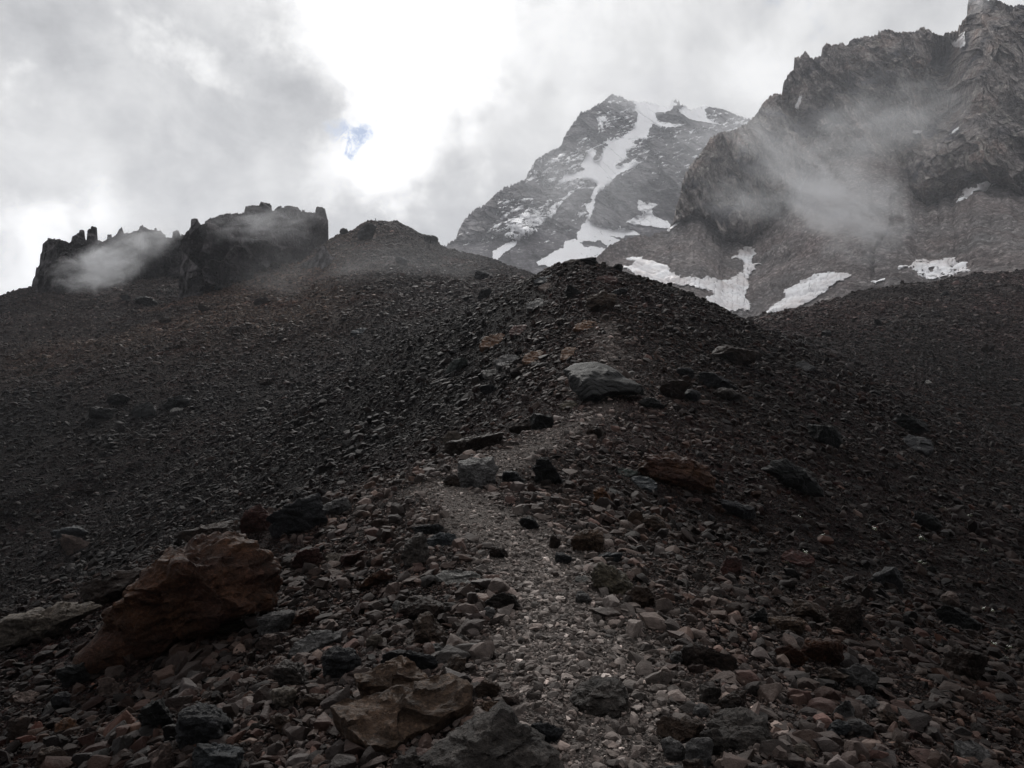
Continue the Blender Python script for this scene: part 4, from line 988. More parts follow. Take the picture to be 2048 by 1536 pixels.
 ('rock', 1806, 868, 1868, 914, 'slab', 'dgrey', 24, 'flat dark grey slab lying down the far right slope', 'rock', {}),
 ('rock', 1790, 828, 1848, 866, 'block', 'black', 22, 'black rock above the flat dark grey slab at far right', 'rock', {}),
 ('rock', 1176, 972, 1226, 1010, 'block', 'orange', 0, 'orange crystalline stone right of the path', 'rock', {}),
 ('rock', 1441, 1000, 1510, 1036, 'block', 'dgrey', 10, 'dark stone with a grey top below the black curved slab', 'rock', {}),
 ('rock', 1562, 1096, 1632, 1138, 'slab', 'red', 16, 'reddish slab lying on the right slope', 'rock', {}),
 ('rock', 1434, 1114, 1484, 1156, 'point', 'red', 0, 'reddish pointed stone left of the reddish slab', 'rock', {}),
 ('rock', 1738, 1134, 1798, 1180, 'block', 'dgrey', 12, 'dark stone with a flat grey top on the right slope', 'rock', {}),
 ('rock', 1874, 1212, 1968, 1262, 'long', 'black', 22, 'long black slab at the right edge of the slope', 'rock', {}),
 ('rock', 1880, 1186, 1918, 1212, 'round', 'pink', 0, 'pinkish stone above the long black slab', 'rock', {}),
 ('rock', 1830, 1024, 1880, 1062, 'block', 'black', 14, 'black block with a light top edge, far right', 'rock', {}),
 ('rock', 1582, 1198, 1656, 1250, 'block', 'brown', 14, 'brown angular boulder in the lower right', 'rock', {}),
 ('rock', 1662, 1208, 1724, 1276, 'block', 'dkbrown', 0, 'tall dark red brown rock right of the brown angular boulder', 'rock', {}),
 ('rock', 1500, 1218, 1545, 1254, 'block', 'black', 0, 'black stone left of the brown angular boulder', 'rock', {}),
 ('rock', 1544, 1234, 1612, 1270, 'block', 'tan', -4, 'tan flat stone below the brown angular boulder', 'rock', {}),
 ('rock', 1364, 1285, 1420, 1342, 'round', 'dkbrown', 0, 'crumbly dark brown rock, left one of a touching pair', 'rock', {}),
 ('rock', 1404, 1298, 1472, 1342, 'round', 'dkbrown', 4, 'blackish brown rock, right one of a touching pair', 'rock', {}),
 ('rock', 1336, 1302, 1374, 1332, 'round', 'grey', 0, 'rounded grey stone left of the crumbly dark pair', 'rock', {}),
 ('rock', 1548, 1290, 1612, 1334, 'long', 'rust', 26, 'orange brown rock sloping right, left half of a split pair', 'rock', {}),
 ('rock', 1604, 1280, 1682, 1332, 'block', 'rust', 14, 'orange topped rock with a dark face, right half of a split pair', 'rock', {}),
 ('rock', 1634, 1336, 1692, 1380, 'block', 'brown', 8, 'brown block below the split orange rocks', 'rock', {}),
 ('slab', 1682, 1332, 1758, 1388, 'long', 'grey', 32, 'narrow grey slab sloping down to the right', 'rock', {}),
 ('rock', 1895, 1296, 1962, 1364, 'block', 'dkbrown', 8, 'large dark reddish rock at the right edge', 'rock', {}),
 ('rock', 1138, 1366, 1258, 1424, 'block', 'gbrown', 4, 'half buried grey brown boulder on the right edge of the path', 'boulder', dict(poly=[(1138, 1400), (1165, 1380), (1195, 1368), (1240, 1370), (1258, 1395), (1235, 1420), (1180, 1424)], lean=0.8, depth=.7)),
 ('rock', 1052, 1446, 1128, 1490, 'block', 'dgrey', 4, 'dark grey rock on the path near the bottom', 'rock', {}),
 ('rock', 1312, 1438, 1408, 1484, 'long', 'brown', 4, 'oblong brown rock left of the large flat grey brown rock', 'rock', {}),
 ('boulder', 1418, 1428, 1536, 1494, 'block', 'gbrown', 4, 'large flat grey brown rock near the bottom right', 'boulder', dict(poly=[(1420, 1455), (1440, 1438), (1490, 1430), (1525, 1440), (1536, 1470), (1520, 1490), (1470, 1494), (1435, 1475)], lean=0.8, depth=.7)),
 ('rock', 1366, 1474, 1424, 1536, 'round', 'grey', 0, 'rounded grey boulder at the bottom, left of a darker rounded one', 'rock', {}),
 ('rock', 1404, 1460, 1456, 1516, 'round', 'gbrown', 10, 'darker rounded boulder under the large flat grey brown rock', 'rock', {}),
 ('rock', 1326, 1480, 1368, 1524, 'round', 'grey', 10, 'grey oval stone left of the rounded grey boulder', 'rock', {}),
 ('rock', 1300, 1535, 1366, 1580, 'round', 'grey', 0, 'light grey stone at the bottom edge below the oval stone', 'rock', {}),
 ('rock', 1366, 1518, 1416, 1570, 'block', 'brown', -8, 'brown triangular stone at the bottom edge', 'rock', {}),
 ('rock', 1384, 1408, 1424, 1436, 'round', 'grey', 0, 'oval grey stone above the oblong brown rock', 'rock', {}),
 ('rock', 1400, 1374, 1440, 1412, 'block', 'gbrown', 0, 'grey brown stone right of the half buried boulder', 'rock', {}),
 ('rock', 1434, 1384, 1492, 1428, 'block', 'dkbrown', -8, 'dark brown rock above the large flat grey brown rock', 'rock', {}),
 ('rock', 1694, 1438, 1750, 1484, 'round', 'grey', 20, 'oval grey rock with pitted face in the lower right', 'rock', {}),
 ('rock', 1652, 1442, 1696, 1476, 'block', 'slate', 4, 'layered grey stone left of the oval pitted rock', 'rock', {}),
 ('rock', 1665, 1400, 1708, 1444, 'long', 'grey', -40, 'grey elongated stone standing on end in the lower right', 'rock', {}),
 ('rock', 1708, 1394, 1756, 1424, 'round', 'grey', -6, 'rounded grey stone right of the elongated standing one', 'rock', {}),
 ('rock', 1755, 1424, 1802, 1456, 'block', 'brown', 14, 'brown oblong stone right of the oval pitted rock', 'rock', {}),
 ('rock', 1796, 1458, 1846, 1484, 'block', 'red', 0, 'reddish stone near the bottom right', 'rock', {}),
 ('rock', 1908, 1480, 1984, 1532, 'slab', 'grey', 24, 'grey slab with white flowers beside it in the bottom right corner', 'rock', {}),
 ('rock', 1524, 1466, 1566, 1492, 'block', 'pink', 0, 'pinkish stone right of the large flat grey brown rock', 'rock', {}),
 ('rock', 1584, 1490, 1626, 1514, 'block', 'beige', 4, 'light stone in the lower right foreground', 'rock', {}),
 # ridge top
 ('rock', 1118, 511, 1143, 526, 'block', 'black', 0, 'black pointed rock on the left of the ridge summit', 'rock', {}),
 ('rock', 1160, 516, 1197, 532, 'block', 'black', 8, 'black slab on the right of the ridge summit', 'rock', {}),
 ('rock', 1132, 517, 1172, 530, 'slab', 'dkbrown', 3, 'flat brown slab between the two black summit rocks', 'rock', {}),
 ('rock', 1226, 528, 1246, 544, 'block', 'black', 4, 'upright black rock on the right skyline of the ridge summit', 'rock', {}),
 ('rock', 1066, 550, 1112, 570, 'slab', 'slate', -16, 'pale bluish slab on the upper left of the ridge', 'rock', {}),
 ('rock', 1076, 566, 1110, 582, 'slab', 'pink', -16, 'reddish slab just below the pale bluish slab', 'rock', {}),
 ('rock', 1110, 574, 1160, 600, 'point', 'black', 0, 'black triangular rock left of the brown boulder near the ridge top', 'rock', {}),
 ('rock', 1052, 596, 1100, 624, 'slab', 'grey', -26, 'grey leaning slab left of the black triangular rock', 'rock', {}),
 ('rock', 1188, 550, 1236, 568, 'slab', 'red', -6, 'reddish brown slab above the brown boulder near the ridge top', 'rock', {}),
 ('rock', 1224, 576, 1254, 592, 'block', 'dgrey', -8, 'dark stone right of the brown boulder near the ridge top', 'rock', {}),
 ('rock', 955, 578, 984, 598, 'block', 'black', -16, 'black rock on the left skyline of the ridge', 'rock', {}),
 ('rock', 924, 590, 948, 602, 'block', 'black', -10, 'smaller black rock lower on the left skyline', 'rock', {}),
 # left hill
 ('boulder', 272, 592, 312, 612, 'block', 'black', 8, 'black boulder on the left hill below the long crag', 'boulder', {}),
 ('boulder', 316, 632, 342, 646, 'block', 'dkbrown', -8, 'brown boulder on the crest of the ochre slope', 'boulder', {}),
 ('boulder', 788, 513, 816, 532, 'block', 'dgrey', 0, 'dark boulder below the hilltop', 'boulder', {}),
 ('boulder', 453, 652, 486, 668, 'block', 'dkbrown', 4, 'low dark boulder in the middle of the left slope', 'boulder', {}),
 ('boulder', 508, 596, 540, 610, 'block', 'dkbrown', 0, 'low boulder on the ochre slope left of the pointed outcrop', 'boulder', {}),
 ('boulder', 680, 457, 696, 470, 'round', 'dgrey', 0, 'round boulder on the left skyline of the hilltop', 'boulder', {}),
 ('boulder', 716, 448, 752, 482, 'block', 'dgrey', 4, 'craggy grey knob under the hilltop', 'boulder', {}),
 ('boulder', 848, 470, 876, 492, 'block', 'dgrey', 6, 'squared dark rock at the right shoulder of the hilltop', 'boulder', {}),
 ('boulder', 756, 446, 766, 452, 'block', 'dgrey', 4, 'small rock right of the thin post on the hilltop', 'boulder', {}),
 ('boulder', 950, 543, 980, 562, 'block', 'dgrey', -4, 'dark boulder low on the right end of the left hill', 'boulder', {}),
 ('boulder', 700, 655, 745, 670, 'slab', 'slate', -10, 'flat slate boulder in the gully left of the ridge', 'boulder', {}),
 ('boulder', 515, 758, 548, 772, 'block', 'dkbrown', 0, 'dark boulder at the foot of the left slope', 'boulder', {}),
 ('boulder', 215, 788, 262, 812, 'block', 'black', -4, 'black boulder, uppermost of a dark cluster at the foot of the left slope', 'boulder', {}),
 ('boulder', 262, 806, 318, 836, 'block', 'black', -6, 'biggest black boulder of the dark cluster at the foot of the left slope', 'boulder', {}),
 ('boulder', 322, 792, 384, 822, 'long', 'black', -8, 'long black boulder at the right end of the dark cluster on the left slope', 'boulder', {}),
 ('boulder', 172, 814, 228, 840, 'block', 'black', 0, 'low black boulder at the left end of the dark cluster on the left slope', 'boulder', {}),
 ('rock', 340, 815, 368, 826, 'slab', 'pale', -18, 'pale splinter of stone beside the dark cluster of boulders', 'rock', {}),
 ('boulder', 424, 566, 446, 582, 'block', 'dgrey', 0, 'angular boulder at the left foot of the tall dark block of cliffs', 'boulder', {}),
 ('boulder', 486, 545, 512, 562, 'block', 'dgrey', 0, 'broken boulder under the middle of the tall dark block of cliffs', 'boulder', {}),
 ('boulder', 540, 524, 560, 538, 'block', 'dkbrown', 0, 'small brown boulder under the right half of the tall dark block of cliffs', 'boulder', {}),
 ('boulder', 236, 590, 262, 602, 'block', 'dgrey', 0, 'low boulder at the foot of the long grey crag', 'boulder', {}),
 ('boulder', 398, 612, 420, 624, 'block', 'dkbrown', 0, 'brown boulder on the slope under the left edge of the tall cliffs', 'boulder', {}),
 ('boulder', 1640, 662, 1662, 674, 'block', 'black', 0, 'dark boulder in the lower middle of the moraine', 'boulder', {}),
 ('boulder', 1960, 690, 1990, 706, 'block', 'dkbrown', 0, 'brown boulder near the right edge of the moraine', 'boulder', {}),
 # right moraine
 ('boulder', 1745, 640, 1768, 654, 'block', 'black', 0, 'dark boulder on the upper moraine', 'boulder', {}),
 ('boulder', 1880, 582, 1900, 594, 'block', 'black', 0, 'dark boulder near the moraine crest', 'boulder', {}),
 ('rock', 1848, 760, 1864, 770, 'slab', 'pale', -8, 'pale stone on the moraine slope', 'rock', {}),
]
for (nm, x0, y0, x1, y1, kd, cl, rl, lb, ct, kw) in R_:
    rock(nm, x0, y0, x1, y1, kd, cl, rl, lb, ct, **kw)

# ------------------------------------------------------------------ thin post on the hilltop
def build_post():
    X, Z = ray(751, 450); D = 225.0
    h = float(H(X * D, D)); r0 = 0.09
    V, Fq = [], []
    rings = [(0, .13), (0.3, .11), (0.9, .095), (1.05, .12), (1.12, .05)]
    for z, r in rings:
        for k in range(8): V.append((r * math.cos(k * math.pi / 4), r * math.sin(k * math.pi / 4), z))
    for i in range(len(rings) - 1):
        for k in range(8): Fq.append((i * 8 + k, i * 8 + (k + 1) % 8, (i + 1) * 8 + (k + 1) % 8, (i + 1) * 8 + k))
    me = mesh_from('post', np.array(V), np.array(Fq)); add_col(me, np.tile([0.03, 0.03, 0.03], (len(V), 1)))
    o = link('post', me, M_HERO, 'thin dark upright post standing on the hilltop skyline', 'post')
    o.location = (X * D, D, max(h, Z * D) - 0.15)
build_post()

def near_label(px, py):
    """say where a small thing lies by the nearest big rock"""
    b = min(HERO_L, key=lambda h: (h[0] - px) ** 2 + (h[1] - py) ** 2)
    t = b[2].split(',')[0]
    for w in (' left of', ' right of', ' below', ' above', ' behind', ' beside', ' at ', ' with ', ' in ', ' between', ' near', ' on ', ' under', ' touching', ' cut ', ' by ', ' lying', ' sloping', ' running', ' and ', ' further', ' along', ' just', ' leaning'):
        k = t.find(w)
        if k > 8: t = t[:k]
    dx, dy = px - b[0], py - b[1]
    d = ('to the right of' if dx > 0 else 'to the left of') if abs(dx) > abs(dy) * 1.2 else ('below' if dy > 0 else 'above')
    return ('just ' if dx * dx + dy * dy < 60 ** 2 else '') + d + ' the ' + t

# ------------------------------------------------------------------ scree: countless small stones, the biggest of them separate
def stone_proto(level, seed, flat, amp):
    rs = np.random.RandomState(seed); V, Fc = ICO[level]
    U = cut_shape(V, rs, rs.randint(6, 11), 0.48, 0.95, 60)
    U /= np.abs(U).max(0); U *= np.array([1, rs.uniform(.6, .9), flat])
    U = rough(U, amp, 1.9, seed % 50)
    me = mesh_from('stone', U * 0.5, Fc, True)
    me.set_sharp_from_angle(angle=math.radians(32))
    return me

protos = bpy.data.collections.new('stone_shapes')
for k in range(14):
    me = stone_proto(2 if k < 7 else 3, 100 + k, [0.28, 0.42, 0.60, 0.34, 0.75, 0.24, 0.48][k % 7], 0.015 if k < 7 else 0.028)
    me.materials.append(M_INST)
    o = bpy.data.objects.new('stone_shape_%02d' % k, me); protos.objects.link(o)

PAL = np.array([(0.052, 0.045, 0.043), (0.070, 0.058, 0.053), (0.100, 0.060, 0.046), (0.085, 0.042, 0.033), (0.075, 0.078, 0.084), (0.115, 0.108, 0.104), (0.175, 0.160, 0.150), (0.140, 0.098, 0.076), (0.028, 0.027, 0.029), (0.26, 0.245, 0.23)])
PAL = PAL * 0.225 * np.array([1.27, 0.93, 0.80])
PW = np.array([0.22, 0.20, 0.13, 0.09, 0.09, 0.09, 0.045, 0.055, 0.07, 0.01]); PW /= PW.sum()
PNAME = ['dark grey brown', 'brownish', 'rust brown', 'dark red', 'bluish grey', 'grey', 'light grey', 'tan brown', 'black', 'pale']

def sample_scree(N, seed):
    rs = np.random.RandomState(seed)
    ly = rs.uniform(math.log(6.2), math.log(330), int(N)); X = rs.uniform(-0.86, 0.86, int(N))
    y = np.exp(ly) - 4.0; x = X * (y + 1.0)
    z = H(x, y)
    # leave out what the terrain hides with a margin to spare
    nb = 400; bx = np.clip(((x / y + 0.9) / 1.8 * nb).astype(int), 0, nb - 1)
    gy = np.geomspace(2, 330, 300)
    gX = (np.arange(nb) + .5) / nb * 1.8 - .9
    GX, GY = np.meshgrid(gX, gy, indexing='ij'); e = H(GX * GY, GY, False) / GY
    run = np.maximum.accumulate(e, axis=1)
    iy = np.clip(np.searchsorted(gy, y) - 2, 0, 299)
    keep = z / y > run[bx, iy] - 0.012
    return rs, x[keep], y[keep], z[keep]

def build_scree():
    rs, x, y, z = sample_scree(1350000, 5)
    n = len(x)
    tr = trail_w(x, y)
    smin = np.maximum(0.011, 0.0013 * y)
    s = smin * (1 - rs.uniform(0, 1, n)) ** (-1 / np.interp(y, [0, 9, 18], [1.9, 1.9, 2.05]))
    s = s * (1.12 + 0.22 * sm(6, 14, y)) * (1 - 0.24 * sm(1, 4, np.interp(y, CG, CX) - x) * sm(9, 16, y))
    clus = fbm(x / 1.6, y / 1.6, 3.0, 2) + fbm(x / (y * .25 + .5), y / (y * .25 + .5), 9, 2)
    s *= 1 + 0.35 * np.clip(clus, -1, 1.2)
    cap = np.interp(y, [0, 10, 40, 120, 300], [0.12, 0.22, 0.5, 0.9, 1.2])
    s = np.where(s > cap, cap * rs.uniform(.3, 1, n), s)
    keep = (rs.uniform(0, 1, n) > tr * 0.55) | (s < 0.03)
    strk = fbm((x - 0.6 * np.abs(x)) / 2.6, y / 14, 4.4, 3) + 0.6 * fbm(x / 9, y / 16, 2.4, 2)
    keep &= rs.uniform(0, 1, n) < 1.0 - 0.55 * sm(0.15, 0.6, strk) * (s < 0.004 * y + 0.03)
    s = s * (1 + 0.5 * sm(0.1, 0.6, -strk))
    s = np.where(tr > 0.5, np.minimum(s, 0.075), s)
    for hx, hy, hr in HERO:
        m = (np.abs(y - hy) < hr * 0.75) & (np.abs(x - hx) < hr)
        keep &= ~(m & (s > 0.4 * hr))
    x, y, z, s, tr = x[keep], y[keep], z[keep], s[keep], tr[keep]; n = len(x)
    e = 0.05
    gx = (H(x + e, y, False) - H(x - e, y, False)) / (2 * e); gy = (H(x, y + e, False) - H(x, y - e, False)) / (2 * e)
    tiltx = np.arctan(gy) + rs.normal(0, 0.24, n); tilty = -np.arctan(gx) + rs.normal(0, 0.24, n); yaw = rs.uniform(0, 6.283, n)
    # compose yaw first, then tilt: matrix -> XYZ euler
    cx, sx, cy, sy, cz, sz = np.cos(tiltx), np.sin(tiltx), np.cos(tilty), np.sin(tilty), np.cos(yaw), np.sin(yaw)
    def mm(A, B): return np.einsum('nij,njk->nik', A, B)
    o, l = np.zeros(n), np.ones(n)
    Rx = np.stack([l, o, o, o, cx, -sx, o, sx, cx], 1).reshape(-1, 3, 3); Ry = np.stack([cy, o, sy, o, l, o, -sy, o, cy], 1).reshape(-1, 3, 3); Rz = np.stack([cz, -sz, o, sz, cz, o, o, o, l], 1).reshape(-1, 3, 3)
    M = mm(mm(Rx, Ry), Rz)
    eul = np.stack([np.arctan2(M[:, 2, 1], M[:, 2, 2]), -np.arcsin(np.clip(M[:, 2, 0], -1, 1)), np.arctan2(M[:, 1, 0], M[:, 0, 0])], 1)
    pi = rs.choice(len(PAL), n, p=PW)
    base = PAL[pi]
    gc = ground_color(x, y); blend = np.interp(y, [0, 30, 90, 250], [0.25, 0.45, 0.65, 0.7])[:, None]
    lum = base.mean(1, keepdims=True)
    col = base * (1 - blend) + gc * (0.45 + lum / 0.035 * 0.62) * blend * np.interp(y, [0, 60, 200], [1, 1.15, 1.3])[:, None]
    col = col + (np.array([0.140, 0.122, 0.111]) - col) * (tr * 0.6)[:, None]
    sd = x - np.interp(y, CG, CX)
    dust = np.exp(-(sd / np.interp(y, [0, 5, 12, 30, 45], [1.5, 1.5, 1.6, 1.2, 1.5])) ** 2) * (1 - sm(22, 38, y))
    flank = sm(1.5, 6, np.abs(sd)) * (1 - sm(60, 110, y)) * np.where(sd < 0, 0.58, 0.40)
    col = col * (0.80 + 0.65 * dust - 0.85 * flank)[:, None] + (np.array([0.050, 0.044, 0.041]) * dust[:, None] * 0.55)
    col *= (1 + 0.45 * sm(50, 85, y))[:, None]  # far stones lightened too, matching the haze painted on the ground
    col *= np.exp(rs.normal(-0.10, 0.55, (n, 1)))
    scl = s[:, None] * rs.uniform(0.8, 1.25, (n, 3))
    idx = rs.randint(0, 14, n); idx = np.where((s / y * 768 < 8) & (idx > 6), idx - 7, idx)
    P = np.stack([x, y, z + s * 0.10], 1)
    # the stones that show largest become objects of their own
    pxs = s / y; inview = (np.abs(x / y) < 0.68) & (tr < 0.5) & (proj(x, y, z)[1] < 1545)
    order = np.argsort(-np.where(inview, pxs, 0)); big = order[:130]
    names = {}
    meshes = []
    for k in range(10):
        me = stone_proto(4, 300 + k, [0.32, 0.44, 0.58, 0.38, 0.66][k % 5], 0.035); me.materials.append(M_OBJ); meshes.append(me)
    bigset = np.zeros(n, bool); bigset[big] = True
    ppx, ppy = proj(x, y, z)
    for i in big:
        me = meshes[rs.randint(0, 10)]
        ob = link('stone', me); ob.location = P[i]; ob.rotation_euler = eul[i]; ob.scale = scl[i]; ob.color = (*col[i], 1)
        side = 'left of the path' if x[i] < np.interp(y[i], CG, CX) else 'right of the path'
        if y[i] < 4.2: zone = 'in the nearest scree ' + side
        elif y[i] < 7: zone = 'in the near scree ' + side
        elif y[i] < 16: zone = 'on the lower ridge ' + side
        elif y[i] < 55: zone = 'on the upper ridge ' + side
        else: zone = 'on the far slope ' + side
        lb = 'small %s stone %s' % (PNAME[pi[i]], near_label(ppx[i], ppy[i]))
        ob['label'] = lb; ob['category'] = 'stone'; ob['group'] = 'small stones scattered over the ridge and slopes'
    m = ~bigset
    me = bpy.data.meshes.new('scree'); me.vertices.add(int(m.sum())); me.vertices.foreach_set('co', np.ascontiguousarray(P[m], np.float32).ravel())
    for nm, typ, fld, v in (('rot', 'FLOAT_VECTOR', 'vector', eul[m]), ('scl', 'FLOAT_VECTOR', 'vector', scl[m])):
        a = me.attributes.new(nm, typ, 'POINT'); a.data.foreach_set(fld, np.ascontiguousarray(v, np.float32).ravel())
    a = me.attributes.new('idx', 'INT', 'POINT'); a.data.foreach_set('value', idx[m].astype(np.int32))
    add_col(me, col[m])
    ob = link('scree', me, None, 'countless small dark and rusty stones covering the ridge and the slopes', 'scree', kind='stuff')
    ng = bpy.data.node_groups.new('scatter_stones', 'GeometryNodeTree')
    ng.interface.new_socket('Geometry', in_out='INPUT', socket_type='NodeSocketGeometry'); ng.interface.new_socket('Geometry', in_out='OUTPUT', socket_type='NodeSocketGeometry')
    gi = ng.nodes.new('NodeGroupInput'); go = ng.nodes.new('NodeGroupOutput'); ip = ng.nodes.new('GeometryNodeInstanceOnPoints'); ci = ng.nodes.new('GeometryNodeCollectionInfo')
    ci.inputs['Collection'].default_value = protos; ci.inputs['Separate Children'].default_value = True; ci.inputs['Reset Children'].default_value = True
    def attr(nm, typ):
        a = ng.nodes.new('GeometryNodeInputNamedAttribute'); a.data_type = typ; a.inputs['Name'].default_value = nm; return a.outputs['Attribute']
    L = ng.links.new
    L(gi.outputs[0], ip.inputs['Points']); L(ci.outputs[0], ip.inputs['Instance']); ip.inputs['Pick Instance'].default_value = True
    L(attr('idx', 'INT'), ip.inputs['Instance Index']); L(attr('rot', 'FLOAT_VECTOR'), ip.inputs['Rotation']); L(attr('scl', 'FLOAT_VECTOR'), ip.inputs['Scale'])
    L(ip.outputs[0], go.inputs[0])
    md = ob.modifiers.new('scatter', 'NODES'); md.node_group = ng
    print('scree stones', int(m.sum()), 'heroes', len(HERO))
build_scree()

# ------------------------------------------------------------------ little white flowers among the stones on the right
def flower_mesh():
    rs = np.random.RandomState(3); V, Fc, Cc = [], [], []
    def quad(p, c):
        i = len(V); V.extend(p); Cc.extend([c] * 4); Fc.append((i, i + 1, i + 2, i + 3))
    for k in range(26):                      # leaves of the cushion
        a = rs.uniform(0, 6.28); r = rs.uniform(0, .05); c = np.array([math.cos(a) * r, math.sin(a) * r, rs.uniform(0, .012)]); b = rs.uniform(0, 6.28)
        d = np.array([math.cos(b), math.sin(b), .5]) * .012; e = np.array([-math.sin(b), math.cos(b), 0]) * .004
        quad([c - e, c + e, c + d + e * .4, c + d - e * .4], (0.07, 0.09, 0.04))
    for k in range(7):                      # five-petalled flowers
        a = rs.uniform(0, 6.28); r = rs.uniform(0, .055); c = np.array([math.cos(a) * r, math.sin(a) * r, rs.uniform(.015, .035)])
        for p in range(5):
            b = p * 1.2566 + a; d = np.array([math.cos(b), math.sin(b), .35]) * .009; e = np.array([-math.sin(b), math.cos(b), 0]) * .0035
            quad([c, c + d * .6 - e, c + d, c + d * .6 + e], (0.62, 0.62, 0.58))
        s = .0006
        quad([c + (-s, 0, 0), c + (s, 0, 0), (c[0] + s, c[1], 0), (c[0] - s, c[1], 0)], (0.07, 0.09, 0.04))
    me = mesh_from('flower_clump', np.array(V), np.array(Fc), False); add_col(me, np.array(Cc)); return me
m_fl, T = mat_new('flowers'); finish(T, T.n('ShaderNodeAttribute', attribute_name='col').outputs['Color'], 0.8, None, 0.2)
fm = flower_mesh(); fm.materials.append(m_fl)
rsf = random.Random(4)
for (fx, fy) in [(1650, 1180), (1573, 1130), (1600, 1040), (1645, 1075), (1735, 1055), (1750, 1062), (1788, 1070), (1842, 1080), (1848, 1084), (1880, 1018), (1890, 1022), (1925, 1032), (1938, 1036), (1965, 1104), (1972, 1106), (2020, 1128), (1840, 1128), (1848, 1132), (1818, 1165),
                 (1968, 1222), (1985, 1226), (1990, 1296), (2018, 1304), (2012, 1325), (1962, 1498), (1612, 1110), (1660, 1082)]:
    g = hit(fx, fy)
    if g is None: continue
    o = link('flower_clump', fm, None, 'tiny cushion of white flowers ' + near_label(fx, fy), 'flowers', 'white flower cushions on the right slope')
    o.location = (g[0], g[1], g[2] + 0.025); o.rotation_euler = (rsf.uniform(-.2, .2), 0.25, rsf.uniform(0, 6)); k = rsf.uniform(0.6, 1.0) * max(0.9, g[1] / 11); o.scale = (k, k, k)

def tell_apart():
    by = {}
    for o in COL.objects:
        if o.name.split('.')[0] in ('stone', 'flower_clump') and 'label' in o: by.setdefault(o['label'], []).append(o)
    for lb, obs in by.items():
        if len(obs) < 2 or len(obs) > 3: continue
        obs.sort(key=lambda o: proj(o.location.x, o.location.y, o.location.z)[1])
        names = ['upper of two', 'lower of two'] if len(obs) == 2 else ['highest of three', 'middle of three', 'lowest of three']
        for o, w in zip(obs, names):
            if len(lb.split()) + 3 <= 16: o['label'] = lb + ', ' + w
tell_apart()

# ------------------------------------------------------------------ mist and air
def mist(name, px, py, D, rx, ry, rd, dens, label, seed, sc_=2.2, roll=0.0, lo=0.42):
    V, Fc = ICO[3]; X, Z = ray(px, py); c = np.array([X * D, D, Z * D])
    P = V * np.array([rx / F * D, rd, ry / F * D])
    me = mesh_from(name, V, Fc)
    m, T = mat_new('mist')
    tc = T.n('ShaderNodeTexCoord').outputs['Object']
    wn = T.noise(T.vmath('ADD', tc, (seed * 3.1, 0, seed)).outputs[0], 1.3, 4, 0.6, 0.6).outputs['Color']
    wv = T.vmath('MULTIPLY', T.vmath('SUBTRACT', wn, (0.5, 0.5, 0.5)).outputs[0], (1.3, 1.3, 1.3)).outputs[0]
    ln = T.math('MAXIMUM', T.vmath('LENGTH', T.vmath('ADD', tc, wv).outputs[0]).outputs['Value'], T.maprange(T.vmath('LENGTH', tc).outputs['Value'], 0.6, 0.98, 0.0, 1.0))
    off = T.vmath('ADD', tc, (seed, seed * 1.7, 0)).outputs[0]
    n = T.noise(off, sc_, 6, 0.62, 1.2).outputs['Fac']
    fall = T.maprange(ln, 0.0, 1.0, 1, 0, 'LINEAR')
    f = T.maprange(T.math('ADD', fall, T.math('MULTIPLY', T.math('SUBTRACT', n, 0.5), 2.4)), 0.18, 1.15, 0, 1)
    f = T.math('MULTIPLY', f, T.maprange(T.vmath('LENGTH', tc).outputs['Value'], 0.55, 0.98, 1.0, 0.0))
    pv = T.n('ShaderNodeVolumePrincipled'); pv.inputs['Color'].default_value = (0.96, 0.97, 1, 1); pv.inputs['Anisotropy'].default_value = 0.2
    T.l(T.math('MULTIPLY', f, dens), pv.inputs['Density'])
    o_ = T.n('ShaderNodeOutputMaterial'); T.l(pv.outputs[0], o_.inputs['Volume'])
    o = link(name, me, m, label, 'mist', kind='stuff'); o.location = c; o.scale = (rx / F * D, rd, ry / F * D); o.rotation_euler = (0, math.radians(roll), 0)
mist('mist', 1690, 425, 330, 210, 120, 22, 0.06, 'pale wisp of mist drifting over the scree under the cliffs', 1.3, 2.0, 15)
mist('mist', 1590, 330, 350, 300, 90, 22, 0.036, 'long slanting wisp of mist across the middle of the cliffs', 4.3, 2.4, 38)
mist('mist', 1760, 250, 350, 260, 130, 22, 0.022, 'thin veil of mist high across the cliffs', 5.9, 2.4, -20)
mist('mist', 1480, 400, 350, 150, 60, 18, 0.022, 'faint wisp of mist low across the left cliff buttress', 6.6, 2.4, 10)
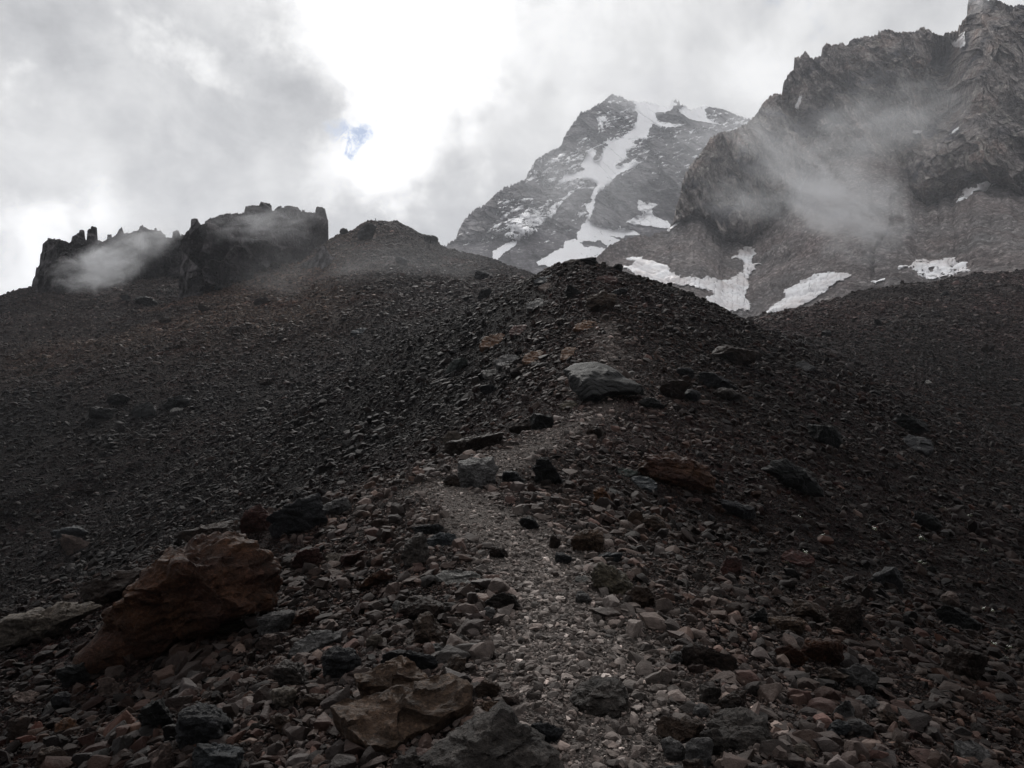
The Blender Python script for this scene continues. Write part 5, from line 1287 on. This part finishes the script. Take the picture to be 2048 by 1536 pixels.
mist('mist', 195, 540, 150, 110, 62, 8, 0.19, 'dense puff of mist at the foot of the long crag', 2.4, 2.0, -10)
mist('mist', 255, 495, 152, 150, 72, 8, 0.11, 'mist rising along the front of the long crag', 6.4, 2.2, -35)
mist('mist', 330, 465, 165, 150, 42, 8, 0.06, 'faint mist over the pinnacles of the long crag', 3.4, 2.2, -10)
mist('mist', 540, 440, 150, 200, 56, 8, 0.085, 'thin mist drifting across the square towers', 8.4, 2.3, -8)
mist('mist', 1700, 260, 300, 560, 330, 30, 0.0042, 'broad thin haze of cloud in front of the whole cliff face', 11.4, 1.6)
mist('mist', 1200, 380, 820, 480, 300, 110, 0.0015, 'broad thin haze of cloud in front of the far snowy peak', 12.7, 1.5)
mist('mist', 760, 540, 120, 420, 150, 40, 0.0050, 'thin bluish haze in front of the hilltop right of the square towers', 13.2, 1.5)
mist('mist', 1150, 360, 900, 230, 170, 60, 0.006, 'thin cloud lying along the face of the far peak', 3.4, 2.0)
mist('mist', 1460, 300, 900, 180, 130, 60, 0.011, 'cloud hanging between the far peak and the cliffs', 7.4, 2.0)
mist('mist', 1290, 180, 1300, 190, 75, 90, 0.010, 'cloud brushing the snowy summit ridge', 9.4, 1.6)
mist('mist', 1945, -5, 300, 60, 45, 14, 0.06, 'small cloud puff on top of the tallest cliff tower', 5.2, 1.6)

def haze():
    bm = bmesh.new(); bmesh.ops.create_cube(bm, size=1.0); me = bpy.data.meshes.new('haze'); bm.to_mesh(me); bm.free()
    m, T = mat_new('haze')
    pv = T.n('ShaderNodeVolumePrincipled'); pv.inputs['Color'].default_value = (0.90, 0.93, 1, 1); pv.inputs['Density'].default_value = 0.00021; pv.inputs['Anisotropy'].default_value = 0.15
    o_ = T.n('ShaderNodeOutputMaterial'); T.l(pv.outputs[0], o_.inputs['Volume'])
    o = link('haze', me, m, kind='stuff', label='thin grey mountain haze filling the air', cat='haze')
    z0, z1 = -61, 680
    o.scale = (5200, 5200, z1 - z0); o.location = (0, 900, (z0 + z1) / 2)
haze()
